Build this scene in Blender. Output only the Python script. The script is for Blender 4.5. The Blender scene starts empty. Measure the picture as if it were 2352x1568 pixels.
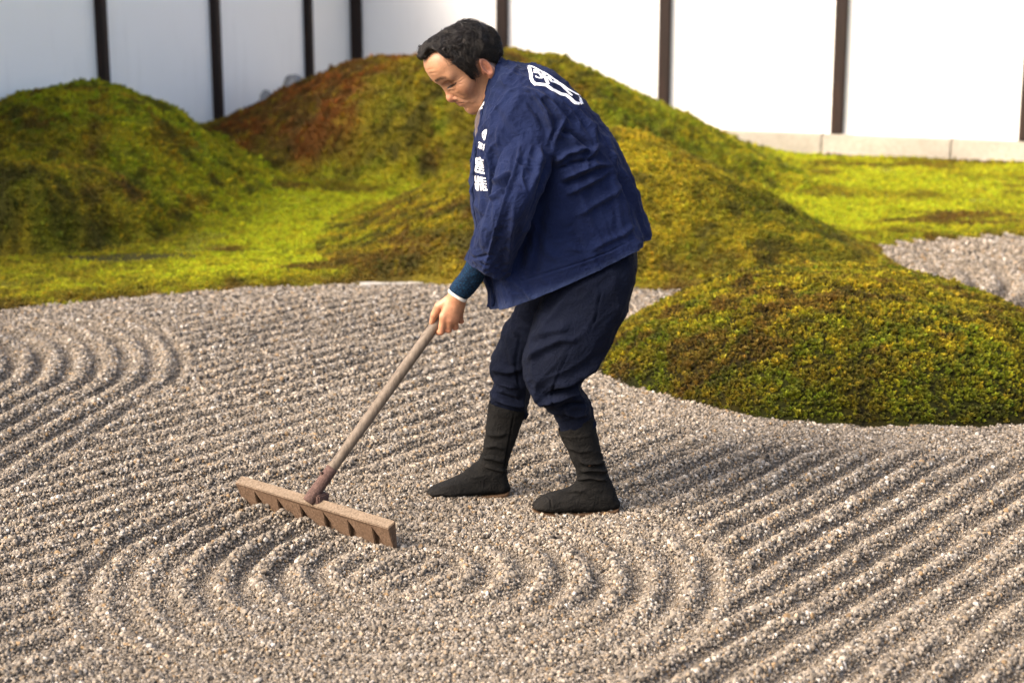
import bpy, bmesh, math, random
import numpy as np
from mathutils import Vector, Matrix
from mathutils.bvhtree import BVHTree

# ------------------------------------------------------------------ camera, sky, sun, exposure
sc = bpy.context.scene
C = sc.collection
CAM_H = 1.64
PITCH = math.atan(884 / 3900)          # camera looks down by this much
cam_d = bpy.data.cameras.new('camera')
cam_d.sensor_width = 36.0
cam_d.lens = 3900 / 2352 * 36.0
cam_d.clip_start = 0.05
cam_d.clip_end = 500
cam_d.dof.use_dof = True
cam_d.dof.focus_distance = 5.08
cam_d.dof.aperture_fstop = 2.8
cam = bpy.data.objects.new('camera', cam_d)
cam.location = (0, 0, CAM_H)
cam.rotation_euler = (math.pi / 2 - PITCH, 0, 0)
C.objects.link(cam)
sc.camera = cam

SUN_AZ = Vector((-0.88, -0.42))        # direction towards the sun on the ground
SUN_EL = math.radians(40)
world = bpy.data.worlds.new('World')
sc.world = world
world.use_nodes = True
wn = world.node_tree
bg = wn.nodes['Background']
sky = wn.nodes.new('ShaderNodeTexSky')
sky.sky_type = 'NISHITA'
sky.sun_disc = False
sky.sun_elevation = SUN_EL
sky.sun_rotation = math.atan2(SUN_AZ.x, SUN_AZ.y)
sky.air_density = 1.0
sky.dust_density = 8.0
sky.ozone_density = 0.3
wn.links.new(sky.outputs[0], bg.inputs[0])
bg.inputs[1].default_value = 0.15
sun_d = bpy.data.lights.new('sun', 'SUN')
sun_d.energy = 0.72
sun_d.angle = math.radians(32)
sun_d.color = (1.0, 0.975, 0.94)
sun = bpy.data.objects.new('sun', sun_d)
sd = Vector((SUN_AZ.x, SUN_AZ.y, 0)).normalized() * math.cos(SUN_EL) + Vector((0, 0, math.sin(SUN_EL)))
sun.rotation_euler = sd.to_track_quat('Z', 'Y').to_euler()
sun.location = (-3, -1, 6)
C.objects.link(sun)
sc.view_settings.view_transform = 'Standard'
sc.view_settings.look = 'None'
sc.view_settings.exposure = 1.68
sc.view_settings.gamma = 1.0
sc.view_settings.use_curve_mapping = False
sc.cycles.max_bounces = 6
sc.cycles.diffuse_bounces = 3
sc.cycles.glossy_bounces = 2
sc.cycles.use_denoising = True

# ------------------------------------------------------------------ helpers
rng = np.random.default_rng(7)
random.seed(7)
CP, SP = math.cos(PITCH), math.sin(PITCH)

def at(x, y, Y):
    """point of the place seen at (x, y) of a 2352 x 1568 picture, standing at distance Y"""
    u = (x - 1176) / 3900; v = (784 - y) / 3900
    t = Y / (CP + v * SP)
    return np.array([u * t, Y, CAM_H + t * (-SP + v * CP)])

def project(P):
    P = np.asarray(P, float)
    dz = P[..., 2] - CAM_H
    zc = P[..., 1] * CP - dz * SP
    yc = P[..., 1] * SP + dz * CP
    return 1176 + 3900 * P[..., 0] / zc, 784 - 3900 * yc / zc

def sstep(a, b, x):
    t = np.clip((np.asarray(x, float) - a) / (b - a), 0, 1)
    return t * t * (3 - 2 * t)

def _hash(ix, iy, iz, seed):
    h = (ix.astype(np.int64) * 374761393 + iy.astype(np.int64) * 668265263 + iz.astype(np.int64) * 1440662683 + seed * 974711) & 0xffffffff
    h = ((h ^ (h >> 13)) * 1274126177) & 0xffffffff
    h = h ^ (h >> 16)
    return (h & 0xffff) / 65535.0

def vnoise(p, seed=0):
    p = np.asarray(p, float)
    i = np.floor(p).astype(np.int64); f = p - i
    f = f * f * (3 - 2 * f)
    r = 0
    for dx in (0, 1):
        wx = f[..., 0] if dx else 1 - f[..., 0]
        for dy in (0, 1):
            wy = f[..., 1] if dy else 1 - f[..., 1]
            for dz in (0, 1):
                wz = f[..., 2] if dz else 1 - f[..., 2]
                r = r + wx * wy * wz * _hash(i[..., 0] + dx, i[..., 1] + dy, i[..., 2] + dz, seed)
    return r * 2 - 1

def fbm(p, scale, octaves=3, seed=0):
    p = np.asarray(p, float) / scale
    r = 0; a = 1.0; n = 0
    for o in range(octaves):
        r = r + a * vnoise(p, seed + o * 17); n += a
        p = p * 2.03 + 11.3; a *= 0.5
    return r / n

def xy3(x, y):
    return np.stack([x, y, np.zeros_like(x)], -1)

def mesh_np(name, V, F, smooth=True):
    """mesh from numpy vertices and faces (all quads or all triangles, or a plain list)"""
    me = bpy.data.meshes.new(name)
    if isinstance(F, np.ndarray):
        k = F.shape[1]
        me.vertices.add(len(V)); me.vertices.foreach_set('co', np.asarray(V, np.float32).ravel())
        me.loops.add(F.size); me.loops.foreach_set('vertex_index', F.astype(np.int32).ravel())
        me.polygons.add(len(F)); me.polygons.foreach_set('loop_start', np.arange(0, F.size, k, dtype=np.int32))
        me.update(calc_edges=True); me.validate()
    else:
        me.from_pydata([tuple(v) for v in V], [], F); me.update()
    if len(me.polygons):
        me.polygons.foreach_set('use_smooth', np.full(len(me.polygons), smooth))
    return me

def obj(name, me, mat=None, parent=None):
    o = bpy.data.objects.new(name, me)
    C.objects.link(o)
    if mat is not None and me is not None:
        me.materials.clear(); me.materials.append(mat)
    if parent is not None:
        o.parent = parent
    return o

def tag(o, label=None, cat=None, group=None, kind=None):
    if label: o['label'] = label
    if cat: o['category'] = cat
    if group: o['group'] = group
    if kind: o['kind'] = kind
    return o

def vcol(me, name, col):
    a = me.attributes.new(name, 'FLOAT_COLOR', 'POINT')
    c = np.ones((len(me.vertices), 4), np.float32); c[:, :col.shape[1]] = col
    a.data.foreach_set('color', c.ravel())

def box_mesh(name, sx, sy, sz, bev=0.0, z0=0.0, jit=0.0, cuts=0):
    """box centred in x and y, standing on z0"""
    bm = bmesh.new()
    bmesh.ops.create_cube(bm, size=1)
    for v in bm.verts:
        v.co = Vector((v.co.x * sx, v.co.y * sy, (v.co.z + .5) * sz + z0))
    if bev:
        bmesh.ops.bevel(bm, geom=list(bm.edges), offset=bev, segments=2, affect='EDGES')
    if cuts:
        bmesh.ops.subdivide_edges(bm, edges=list(bm.edges), cuts=cuts, use_grid_fill=True)
    me = bpy.data.meshes.new(name); bm.to_mesh(me); bm.free()
    if jit:
        n = len(me.vertices); co = np.empty(n * 3, np.float32); me.vertices.foreach_get('co', co)
        co = co.reshape(-1, 3); co += (jit * np.stack([fbm(co + 3.1 * k, 0.12, 2, 40 + k) for k in range(3)], -1)).astype(np.float32)
        me.vertices.foreach_set('co', co.ravel()); me.update()
    return me

# ------------------------------------------------------------------ materials
class N:
    """small node-tree helper"""
    def __init__(s, name):
        s.m = bpy.data.materials.new(name); s.m.use_nodes = True
        s.t = s.m.node_tree; s.b = s.t.nodes['Principled BSDF']
        s.out = s.t.nodes['Material Output']
    def n(s, kind, **kw):
        nd = s.t.nodes.new(kind)
        for k, v in kw.items(): setattr(nd, k, v)
        return nd
    def l(s, a, b): s.t.links.new(a, b)
    def coord(s, which='Object'):
        return s.n('ShaderNodeTexCoord').outputs[which]
    def noise(s, vec, scale, detail=4, rough=.55, dist=0):
        nd = s.n('ShaderNodeTexNoise'); nd.inputs['Scale'].default_value = scale
        nd.inputs['Detail'].default_value = detail; nd.inputs['Roughness'].default_value = rough
        nd.inputs['Distortion'].default_value = dist
        s.l(vec, nd.inputs['Vector']); return nd.outputs['Fac']
    def ramp(s, fac, stops):
        nd = s.n('ShaderNodeValToRGB'); e = nd.color_ramp.elements
        while len(e) < len(stops): e.new(.5)
        for k, (p, c) in enumerate(stops):
            e[k].position = p; e[k].color = (*c, 1)
        s.l(fac, nd.inputs['Fac']); return nd.outputs['Color']
    def mix(s, fac, a, b, mode='MIX'):
        nd = s.n('ShaderNodeMix', data_type='RGBA', blend_type=mode)
        for sock, v in ((nd.inputs[0], fac), (nd.inputs[6], a), (nd.inputs[7], b)):
            if isinstance(v, (int, float)): sock.default_value = v
            elif isinstance(v, tuple): sock.default_value = (*v, 1)
            else: s.l(v, sock)
        return nd.outputs[2]
    def scale(s, vec, xyz):
        nd = s.n('ShaderNodeMapping'); nd.inputs['Scale'].default_value = xyz
        s.l(vec, nd.inputs['Vector']); return nd.outputs[0]
    def bump(s, h, strength, dist, normal=None):
        nd = s.n('ShaderNodeBump'); nd.inputs['Strength'].default_value = strength
        nd.inputs['Distance'].default_value = dist; s.l(h, nd.inputs['Height'])
        if normal is not None: s.l(normal, nd.inputs['Normal'])
        s.l(nd.outputs[0], s.b.inputs['Normal']); return nd.outputs[0]
    def base(s, c):
        if isinstance(c, tuple): s.b.inputs['Base Color'].default_value = (*c, 1)
        else: s.l(c, s.b.inputs['Base Color'])
    def set(s, rough=.6, spec=.4, **kw):
        s.b.inputs['Roughness'].default_value = rough
        s.b.inputs['Specular IOR Level'].default_value = spec
        for k, v in kw.items(): s.b.inputs[k].default_value = v
        return s.m

def m_plaster():
    n = N('plaster'); c = n.coord()
    f = n.noise(c, 1.3, 5); g = n.noise(n.scale(c, (6, 6, 1.2)), 1.0, 5)
    st = n.noise(n.scale(c, (5, 5, .8)), 1.6, 7, .62)
    col = n.mix(g, n.ramp(f, [(.3, (.84, .825, .795)), (.7, (.89, .875, .845))]), (.86, .845, .815))
    n.base(n.mix(n.ramp(st, [(.52, (0, 0, 0)), (.8, (.28, .28, .28))]), col, (.62, .60, .56)))
    n.bump(n.noise(c, 90, 3), .12, .004)
    return n.set(.85, .2)

def m_post():
    n = N('dark_timber'); c = n.coord()
    f = n.noise(n.scale(c, (14, 14, .9)), 3.0, 6, .6)
    n.base(n.ramp(f, [(.3, (.008, .006, .005)), (.55, (.022, .012, .009)), (.8, (.06, .030, .020))]))
    n.bump(f, .35, .004)
    return n.set(.7, .25)

def m_stone(name, a, b, sc_=30):
    n = N(name); c = n.coord()
    f = n.noise(c, sc_, 6, .7); g = n.noise(c, 3, 4)
    n.base(n.mix(n.ramp(g, [(.35, (0, 0, 0)), (.7, (.6, .6, .6))]), n.ramp(f, [(.35, a), (.65, b)]), tuple(x * .7 for x in a)))
    n.bump(f, .35, .006)
    return n.set(.85, .25)

def m_rooftile():
    n = N('roof_tile'); c = n.coord()
    n.base(n.ramp(n.noise(c, 9, 4), [(.3, (.05, .052, .055)), (.7, (.11, .112, .118))]))
    return n.set(.6, .4)

def m_gravel_bed():
    n = N('gravel_bed'); c = n.coord()
    v = n.n('ShaderNodeTexVoronoi'); v.inputs['Scale'].default_value = 130; n.l(c, v.inputs['Vector'])
    sep = n.n('ShaderNodeSeparateColor'); n.l(v.outputs['Color'], sep.inputs[0])
    f = n.noise(c, 9, 4)
    col = n.ramp(sep.outputs[0], [(0, (.065, .054, .042)), (.3, (.13, .108, .085)), (.7, (.19, .16, .127)), (1, (.27, .24, .205))])
    n.base(n.mix(n.ramp(f, [(.35, (0, 0, 0)), (.7, (.5, .5, .5))]), col, (.18, .147, .112)))
    n.bump(v.outputs['Distance'], .9, .006)
    return n.set(.9, .2)

def m_grain():
    n = N('gravel_grain')
    a = n.n('ShaderNodeAttribute', attribute_type='INSTANCER', attribute_name='col')
    f = n.noise(n.coord(), 2.6, 3)
    n.base(n.mix(1.0, a.outputs['Color'], n.ramp(f, [(.3, (.62, .62, .62)), (.7, (1.18, 1.16, 1.14))]), 'MULTIPLY'))
    return n.set(.75, .3)

def m_moss():
    n = N('moss_leaf')
    a = n.n('ShaderNodeAttribute', attribute_type='INSTANCER', attribute_name='col')
    n.base(a.outputs['Color'])
    tr = n.n('ShaderNodeBsdfTranslucent'); n.l(a.outputs['Color'], tr.inputs['Color'])
    ms = n.n('ShaderNodeMixShader'); ms.inputs[0].default_value = .3
    n.l(n.b.outputs[0], ms.inputs[1]); n.l(tr.outputs[0], ms.inputs[2]); n.l(ms.outputs[0], n.out.inputs[0])
    return n.set(.65, .2)

def m_moss_soil():
    n = N('moss_soil')
    a = n.n('ShaderNodeAttribute', attribute_name='col')
    f = n.noise(n.coord(), 55, 4, .65)
    n.base(n.mix(1.0, a.outputs['Color'], n.ramp(f, [(.3, (.25, .25, .25)), (.7, (1, 1, 1))]), 'MULTIPLY'))
    n.bump(f, .8, .02)
    return n.set(.9, .1)

def m_handle():
    n = N('weathered_handle'); c = n.coord()
    f = n.noise(n.scale(c, (60, 60, 4)), 2.0, 6, .65, .4); g = n.noise(c, 7, 3)
    col = n.ramp(f, [(.25, (.045, .033, .024)), (.5, (.115, .088, .064)), (.8, (.20, .16, .122))])
    n.base(n.mix(n.ramp(g, [(.4, (0, 0, 0)), (.75, (.55, .55, .55))]), col, (.19, .15, .118)))
    n.bump(f, .5, .002)
    return n.set(.62, .3)

def m_rust(name, a, b, c_):
    n = N(name); c = n.coord()
    f = n.noise(c, 150, 6, .75); g = n.noise(c, 14, 4)
    col = n.ramp(f, [(.36, a), (.5, b), (.66, c_)])
    n.base(n.mix(n.ramp(g, [(.35, (0, 0, 0)), (.75, (.7, .7, .7))]), col, b))
    n.bump(f, .7, .0022)
    return n.set(.85, .2)

def m_cloth(name, a, b, weave=900, fade=None, rough=.85, bmp=.25, sheen=.15):
    n = N(name); c = n.coord()
    f = n.noise(c, 12, 5, .6); g = n.noise(c, weave, 2, .5); sl = n.noise(n.scale(c, (160, 160, 420)), 1.0, 3)
    col = n.ramp(f, [(.3, a), (.72, b)])
    col = n.mix(.10, col, n.ramp(sl, [(.3, tuple(x * .72 for x in a)), (.7, tuple(x * 1.25 for x in b))]))
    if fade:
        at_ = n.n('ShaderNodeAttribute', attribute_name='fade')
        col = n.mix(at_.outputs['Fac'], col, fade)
    n.base(col)
    b1 = n.bump(g, bmp, .0012)
    cr = n.noise(c, 30, 3, .5, 1.6)
    rd = n.ramp(cr, [(.38, (0, 0, 0)), (.5, (1, 1, 1)), (.62, (0, 0, 0))])
    n.bump(rd, .30, .006, b1)
    return n.set(rough, .12, **{'Sheen Weight': sheen, 'Sheen Roughness': .5})

def m_knit():
    n = N('knit'); c = n.coord('UV')
    w = n.n('ShaderNodeTexVoronoi'); w.inputs['Scale'].default_value = 26; w.inputs['Randomness'].default_value = .55
    n.l(n.scale(c, (1.0, 1.5, 1)), w.inputs['Vector'])
    n.base(n.ramp(w.outputs['Distance'], [(.05, (.006, .045, .105)), (.45, (.002, .013, .035)), (.8, (.001, .004, .011))]))
    n.bump(w.outputs['Distance'], -1.0, .004)
    return n.set(.85, .15)

def m_attr(name, rough, spec, sss=0.0, bumpscale=0, bstr=.1):
    n = N(name)
    a = n.n('ShaderNodeAttribute', attribute_name='col')
    col = a.outputs['Color']
    if bumpscale:
        f = n.noise(n.coord(), bumpscale, 4, .6)
        col = n.mix(.28, col, n.ramp(f, [(.3, (.35, .35, .35)), (.7, (1.5, 1.45, 1.4))]), 'MULTIPLY')
        n.bump(f, bstr, .002)
    n.base(col)
    kw = {}
    if sss:
        kw = {'Subsurface Weight': sss, 'Subsurface Radius': (.010, .004, .002), 'Subsurface Scale': .35}
    return n.set(rough, spec, **kw)

def m_plain(name, c, rough=.7, spec=.3, var=.2, sc_=40, bmp=.15):
    n = N(name)
    f = n.noise(n.coord(), sc_, 4)
    n.base(n.ramp(f, [(.3, tuple(x * (1 - var) for x in c)), (.7, tuple(x * (1 + var) for x in c))]))
    n.bump(f, bmp, .002)
    return n.set(rough, spec)

# ------------------------------------------------------------------ the two garden walls
M_PLASTER = m_plaster(); M_POST = m_post(); M_ROOF = m_rooftile()
M_BASE = m_stone('pale_granite', (.34, .305, .25), (.45, .41, .345))
CORNER = np.array([-1.44, 15.56])
DR = np.array([5.46, -2.24]); DR /= np.linalg.norm(DR)          # along the right-hand wall
DL = np.array([-DR[1] * -1, -DR[0]]) if False else np.array([DR[1], -DR[0]])  # along the left-hand wall, towards the camera
BAY = 1.475
WALL_H = 2.25
BASE_H = 0.23

def garden_wall(origin, d, inward, posts, length, label, joints, post_w=.105):
    ang = math.atan2(d[1], d[0])
    root = bpy.data.objects.new('garden_wall', None); C.objects.link(root)
    root.location = (origin[0], origin[1], 0); root.rotation_euler = (0, 0, ang)
    s = 1 if np.dot(inward, [-d[1], d[0]]) > 0 else -1           # local y of the garden side
    tag(root, label, 'wall')
    edges = [0.0] + [p for p in posts if 0 < p < length] + [length]
    for a, b in zip(edges[:-1], edges[1:]):                       # plaster panels between the posts
        me = box_mesh('plaster_panel', b - a - .004, .12, WALL_H - BASE_H, 0, BASE_H)
        o = obj('plaster_panel', me, M_PLASTER, root); o.location = ((a + b) / 2, -s * .06, 0)
    for p in posts:                                               # timber posts, proud of the plaster
        me = box_mesh('post', post_w, .075, WALL_H - BASE_H - .002, .006, BASE_H + .001)
        o = obj('post', me, M_POST, root); o.location = (p, s * .022, 0)
    ja = [-.1] + joints + [length + .1]
    for k, (a, b) in enumerate(zip(ja[:-1], ja[1:])):             # granite footing blocks
        me = box_mesh('base_stone', b - a - .003, .26, BASE_H + .06 - .002 * (k % 2), .012, -.06)
        o = obj('base_stone', me, M_BASE, root); o.location = ((a + b) / 2, -s * .045 + s * .0015 * (k % 2), 0)
    me = box_mesh('eave_beam', length + .3, .10, .12, .008, WALL_H - .16)
    o = obj('eave_beam', me, M_POST, root); o.location = (length / 2, s * .06, 0)
    for sgn in (1, -1):                                           # the two slopes of the little tiled roof
        for k in range(int(length / .27) + 1):
            me = box_mesh('roof_tile', .262, .34, .035, .008, 0)
            o = obj('roof_tile', me, M_ROOF, root)
            o.location = (k * .27 - .05, -s * .06 + sgn * s * .145, WALL_H + .10); o.rotation_euler = (-sgn * s * math.radians(24), 0, 0)
    me = box_mesh('roof_ridge', length + .3, .2, .16, .03, WALL_H + .2)
    obj('roof_ridge', me, M_ROOF, root).location = (length / 2, -s * .06, 0)
    return root

garden_wall(CORNER, DR, DL, [0.055, BAY, 2 * BAY, 3 * BAY, 4 * BAY, 5 * BAY, 6 * BAY], 7 * BAY,
            'sunlit white plaster wall with dark timber posts on a pale stone footing, right of the corner',
            [.1, 1.7, 3.05, 4.32, 5.35, 7.0, 8.6], .095)
garden_wall(CORNER + DL * .002, DL, DR, [.86, .86 + BAY, .86 + 2 * BAY, .86 + 3 * BAY, .86 + 4 * BAY], 8.0,
            'shaded bluish white plaster wall with black posts, left of the corner behind the moss mounds',
            [1.2, 2.8, 4.3, 6.0], .075)

# ------------------------------------------------------------------ the lie of the land
EDGE = np.array([(-7, 5.5), (-4.5, 6.75), (-3.4, 7.3), (-2.43, 7.88), (-1.99, 8.14), (-1.48, 8.38), (-1.06, 8.50), (-.69, 8.59), (-.5, 8.63),
                 (-.3, 8.54), (.62, 8.42), (1.2, 8.34), (1.75, 8.45), (2.03, 8.72), (2.10, 9.0), (2.08, 9.3), (2.12, 9.6), (2.35, 9.80), (3.07, 10.05), (5, 10.5), (9, 11.3)])

def moss_side(x, y):
    """distance (m) on the moss side of the gravel's far edge, negative on the gravel"""
    x = np.asarray(x, float); y = np.asarray(y, float)
    best = np.full(x.shape, 1e9); sign = np.ones(x.shape)
    for a, b in zip(EDGE[:-1], EDGE[1:]):
        ab = b - a; t = np.clip(((x - a[0]) * ab[0] + (y - a[1]) * ab[1]) / ab.dot(ab), 0, 1)
        dx = x - a[0] - t * ab[0]; dy = y - a[1] - t * ab[1]
        d = np.hypot(dx, dy); c = ab[0] * (y - a[1]) - ab[1] * (x - a[0])
        m = d < best
        sign = np.where(m, np.where(c >= 0, 1, -1), sign); best = np.where(m, d, best)
    return best * sign

def prof(x, xs, zs):
    """smooth interpolation of a hill's outline"""
    xs = np.array(xs); zs = np.array(zs)
    fine = np.linspace(xs[0], xs[-1], 400); z = np.interp(fine, xs, zs)
    k = np.exp(-np.linspace(-2, 2, 41) ** 2); k /= k.sum()
    z = np.convolve(np.pad(z, 20, 'edge'), k, 'valid')
    return np.interp(x, fine, z, left=0, right=0)

def dome(t, p=1.0):
    return np.clip(1 - t * t, 0, 1) ** p

# mounds: name of each bump -> height above the lawn
def bump_left_back(x, y):
    x = x + .42 * np.clip(10.95 - y, 0, 1.5)
    x = x + .10 * fbm(xy3(x, y), .5, 2, 7)
    a = prof(x, [-5.5, -4.3, -3.6, -3.1, -2.75, -2.5, -2.25, -2.0, -1.85, -1.65, -1.45], [0, .45, .64, .73, .75, .69, .56, .36, .22, .08, 0])
    return a * dome((y - 10.95) / np.where(y < 10.95, 1.02, 1.5), .85)
def bump_left_front(x, y):
    r = np.hypot((x + 3.0) / .98, (y - 9.85) / .62)
    r = r + .09 * fbm(xy3(x, y), .35, 2, 5)
    return .58 * np.clip(1 - r ** 5, 0, 1) ** .8 * (1 - .20 * (x + 3)) * (1 + .16 * fbm(xy3(x, y), .45, 2, 6))
def bump_centre(x, y):
    a = prof(x, [-3.6, -2.9, -2.3, -1.77, -1.2, -.62, 0, .3, .49, .87, 1.35, 1.67, 1.92, 2.35], [0, 0, .08, .36, .68, .81, .90, .86, .81, .66, .48, .31, .17, 0])
    yc = 12.4 + .35 * sstep(-.6, -2.4, x)
    return a * dome((y - yc) / np.where(y < yc, 1.0, 2.6), .9)
def bump_front(x, y):
    a = prof(x, [-1.55, -1.15, -.80, -.43, -.19, .3, .57, .78, .98, 1.2, 1.4, 1.6, 1.78, 1.95, 2.12], [0, .05, .16, .37, .47, .63, .66, .64, .56, .46, .37, .25, .15, .07, 0])
    yc = 9.95 - .75 * sstep(.9, 2.1, x)
    return a * dome((y - yc) / np.where(y < yc, np.maximum(.3, np.minimum(1.5, yc - 8.43 + .08)), 1.15), .8)

def lawn(x, y):
    e = moss_side(x, y)
    base = .035 * sstep(-.03, .12, e) - .10 * sstep(.02, -.15, e)
    # the ground climbs gently towards the corner on the left
    return base + (.06 + .22 * sstep(.3, -2.2, x)) * sstep(10.0, 13.0, y) * sstep(1.5, .5, x) + .03 * sstep(9, 13, y)

def lumps(x, y, k=1.0):
    p = xy3(x, y)
    a = fbm(p, .34, 2, 21); b = np.abs(fbm(p, .13, 2, 22)); c = fbm(p, .8, 2, 23)
    return k * (.045 * a + .040 * (b - .25) + .035 * c)

# near island mound on the right and the one at the left edge of the view
ISL = dict(right=(1.40, 6.98, 1.03, 1.14, .325), left=(-3.15, 6.80, 1.05, 1.02, .30))
def island(x, y, key):
    cx, cy, rx, ry, h = ISL[key]
    rx = np.where(x > cx, rx * .93, rx); ry = np.where(y > cy, ry * .9, ry)
    a = np.arctan2((y - cy) / ry, (x - cx) / rx)
    r = np.hypot((x - cx) / rx, (y - cy) / ry) * (1 + .025 * np.sin(3 * a + 1) + .02 * np.sin(7 * a))
    return h * np.where(r < 1, np.clip(1 - r ** 2.3, 0, 1) ** .78, -.9 * (r - 1)), r

# ------------------------------------------------------------------ raked gravel
RIDGE = .108
ND = np.array([.785, -.62]); TD = np.array([.62, .785])            # across and along the straight ridges
RAKE_A = np.array([-.835, 4.985]); RAKE_B = np.array([-.335, 4.555])
RD = (RAKE_B - RAKE_A) / np.linalg.norm(RAKE_B - RAKE_A); RN = np.array([-RD[1], RD[0]])   # RN points away from the camera
if RN[1] < 0: RN = -RN

def gravel_h(x, y):
    x = np.asarray(x, float); y = np.asarray(y, float)
    p = xy3(x, y)
    w = .022 * fbm(p, .55, 2, 31) + .008 * fbm(p, .16, 2, 32)
    s = x * ND[0] + y * ND[1]; t = x * TD[0] + y * TD[1]
    ph = (s + w) / RIDGE
    # arcs round the mound at the left edge
    cx, cy = -3.2, 6.62
    r = np.where(y > 6.5, np.hypot(x - cx, y - 6.5), (x - cx) - .2 * (y - 6.5))
    arc = sstep(1.93, 1.87, r + .02 * fbm(p, .3, 1, 33)) * sstep(4.7, 5.4, y)
    ph_arc = (r + .4 * w) / .113
    # arcs on the far right behind the island
    far = sstep(1.75, 2.0, x) * sstep(7.2, 7.6, y)
    ph_far = (np.hypot(x - 1.0, y - 8.9) + w) / .15
    prof_ = lambda q: (lambda c: np.sign(c) * np.abs(c) ** .85)(np.cos(2 * np.pi * q))
    hgt = prof_(ph) * (1 - arc) + prof_(ph_arc) * arc
    hgt = hgt * (1 - far) + prof_(ph_far) * far * 1.9
    amp = (.0074 + .0075 * sstep(-.1, .8, x - .35 * (y - 4.6)) + .004 * arc) * np.clip(1 + .6 * fbm(p, .33, 2, 34), .4, 1.5)
    # flattened places: round the feet, the swept band in front of the rake, the rim of the island, the far edge
    ff = np.maximum(sstep(.33, .16, np.hypot((x - .16) / 1.25, (y - 4.86) / .8)), sstep(.26, .12, np.hypot((x + .13) / 1.2, (y - 5.08) / .7)))
    reach = (x - RAKE_A[0]) * RD[0] + (y - RAKE_A[1]) * RD[1]; side = (x - RAKE_A[0]) * RN[0] + (y - RAKE_A[1]) * RN[1]
    L = np.linalg.norm(RAKE_B - RAKE_A)
    # rings drawn by the rake round a point in front of the man
    qx, qy = x + .30, y - 4.38
    rq = np.hypot(qx, qy) + .012 * fbm(p, .25, 2, 37); aq = np.degrees(np.arctan2(qy, qx))
    rings = sstep(.10, .18, rq) * sstep(.95, .88, rq + .04 * fbm(p, .3, 2, 39))
    strength = np.interp(aq, [-180, -165, -140, -115, -70, -45, -20, 25, 50, 75, 110, 125, 128, 160, 180], [1.0, .9, .6, .25, .2, .4, .85, 1.0, .6, .3, .3, .35, 1.35, 1.3, 1.0])
    h_ring = -np.cos(2 * np.pi * (rq - .235) / (L / 6.55))
    _, ri = island(x, y, 'right')
    rim = sstep(1.42, 1.2, ri) * sstep(.5, .8, ri) * sstep(2.1, 1.8, x)
    edge = sstep(-.55, -.25, moss_side(x, y)) * sstep(2.2, 1.7, x)
    flat = np.clip(np.maximum.reduce([ff, .95 * rim, .75 * edge]), 0, 1)
    hh = (1 - flat) * (1 - rings) * hgt * amp + rings * (1 - ff) * h_ring * strength * .0100 * np.clip(1 + .8 * fbm(p, .25, 2, 38), .35, 1.5)
    # gravel heaped against the rake, and a slightly sunken swept band
    hh = hh + .010 * np.exp(-((side + .035) / .035) ** 2) * sstep(-.06, .03, reach) * sstep(L + .06, L - .02, reach)
    hh = hh - .008 * ff + .006 * fbm(p, .22, 3, 35) + .004 * fbm(p, .07, 2, 36)
    return hh

M_BED = m_gravel_bed(); M_GRAIN = m_grain(); M_MOSS = m_moss(); M_SOIL = m_moss_soil()

def grid(x0, x1, y0, y1, step):
    xs = np.arange(x0, x1 + step / 2, step); ys = np.arange(y0, y1 + step / 2, step)
    X, Y = np.meshgrid(xs, ys, indexing='ij')
    nx, ny = X.shape
    i = np.arange(nx * ny).reshape(nx, ny)
    F = np.stack([i[:-1, :-1], i[1:, :-1], i[1:, 1:], i[:-1, 1:]], -1).reshape(-1, 4)
    return X.ravel(), Y.ravel(), F

X, Y, F = grid(-4.2, 4.6, 2.4, 10.6, .018)
Z = gravel_h(X, Y) - .006
keep = (moss_side(X, Y)[F].max(1) < .25)
F = F[keep]; used = np.unique(F); remap = np.zeros(len(X), int); remap[used] = np.arange(len(used))
bed = obj('gravel_ground', mesh_np('gravel_ground', np.stack([X, Y, Z], -1)[used], remap[F]), M_BED)
tag(bed, kind='structure')
# the garden floor far and wide, below everything
me = mesh_np('ground', np.array([(-60, -40, -.14), (60, -40, -.14), (60, 70, -.14), (-60, 70, -.14)], float), np.array([[0, 1, 2, 3]]), False)
tag(obj('ground', me, M_BED), kind='structure')

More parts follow.
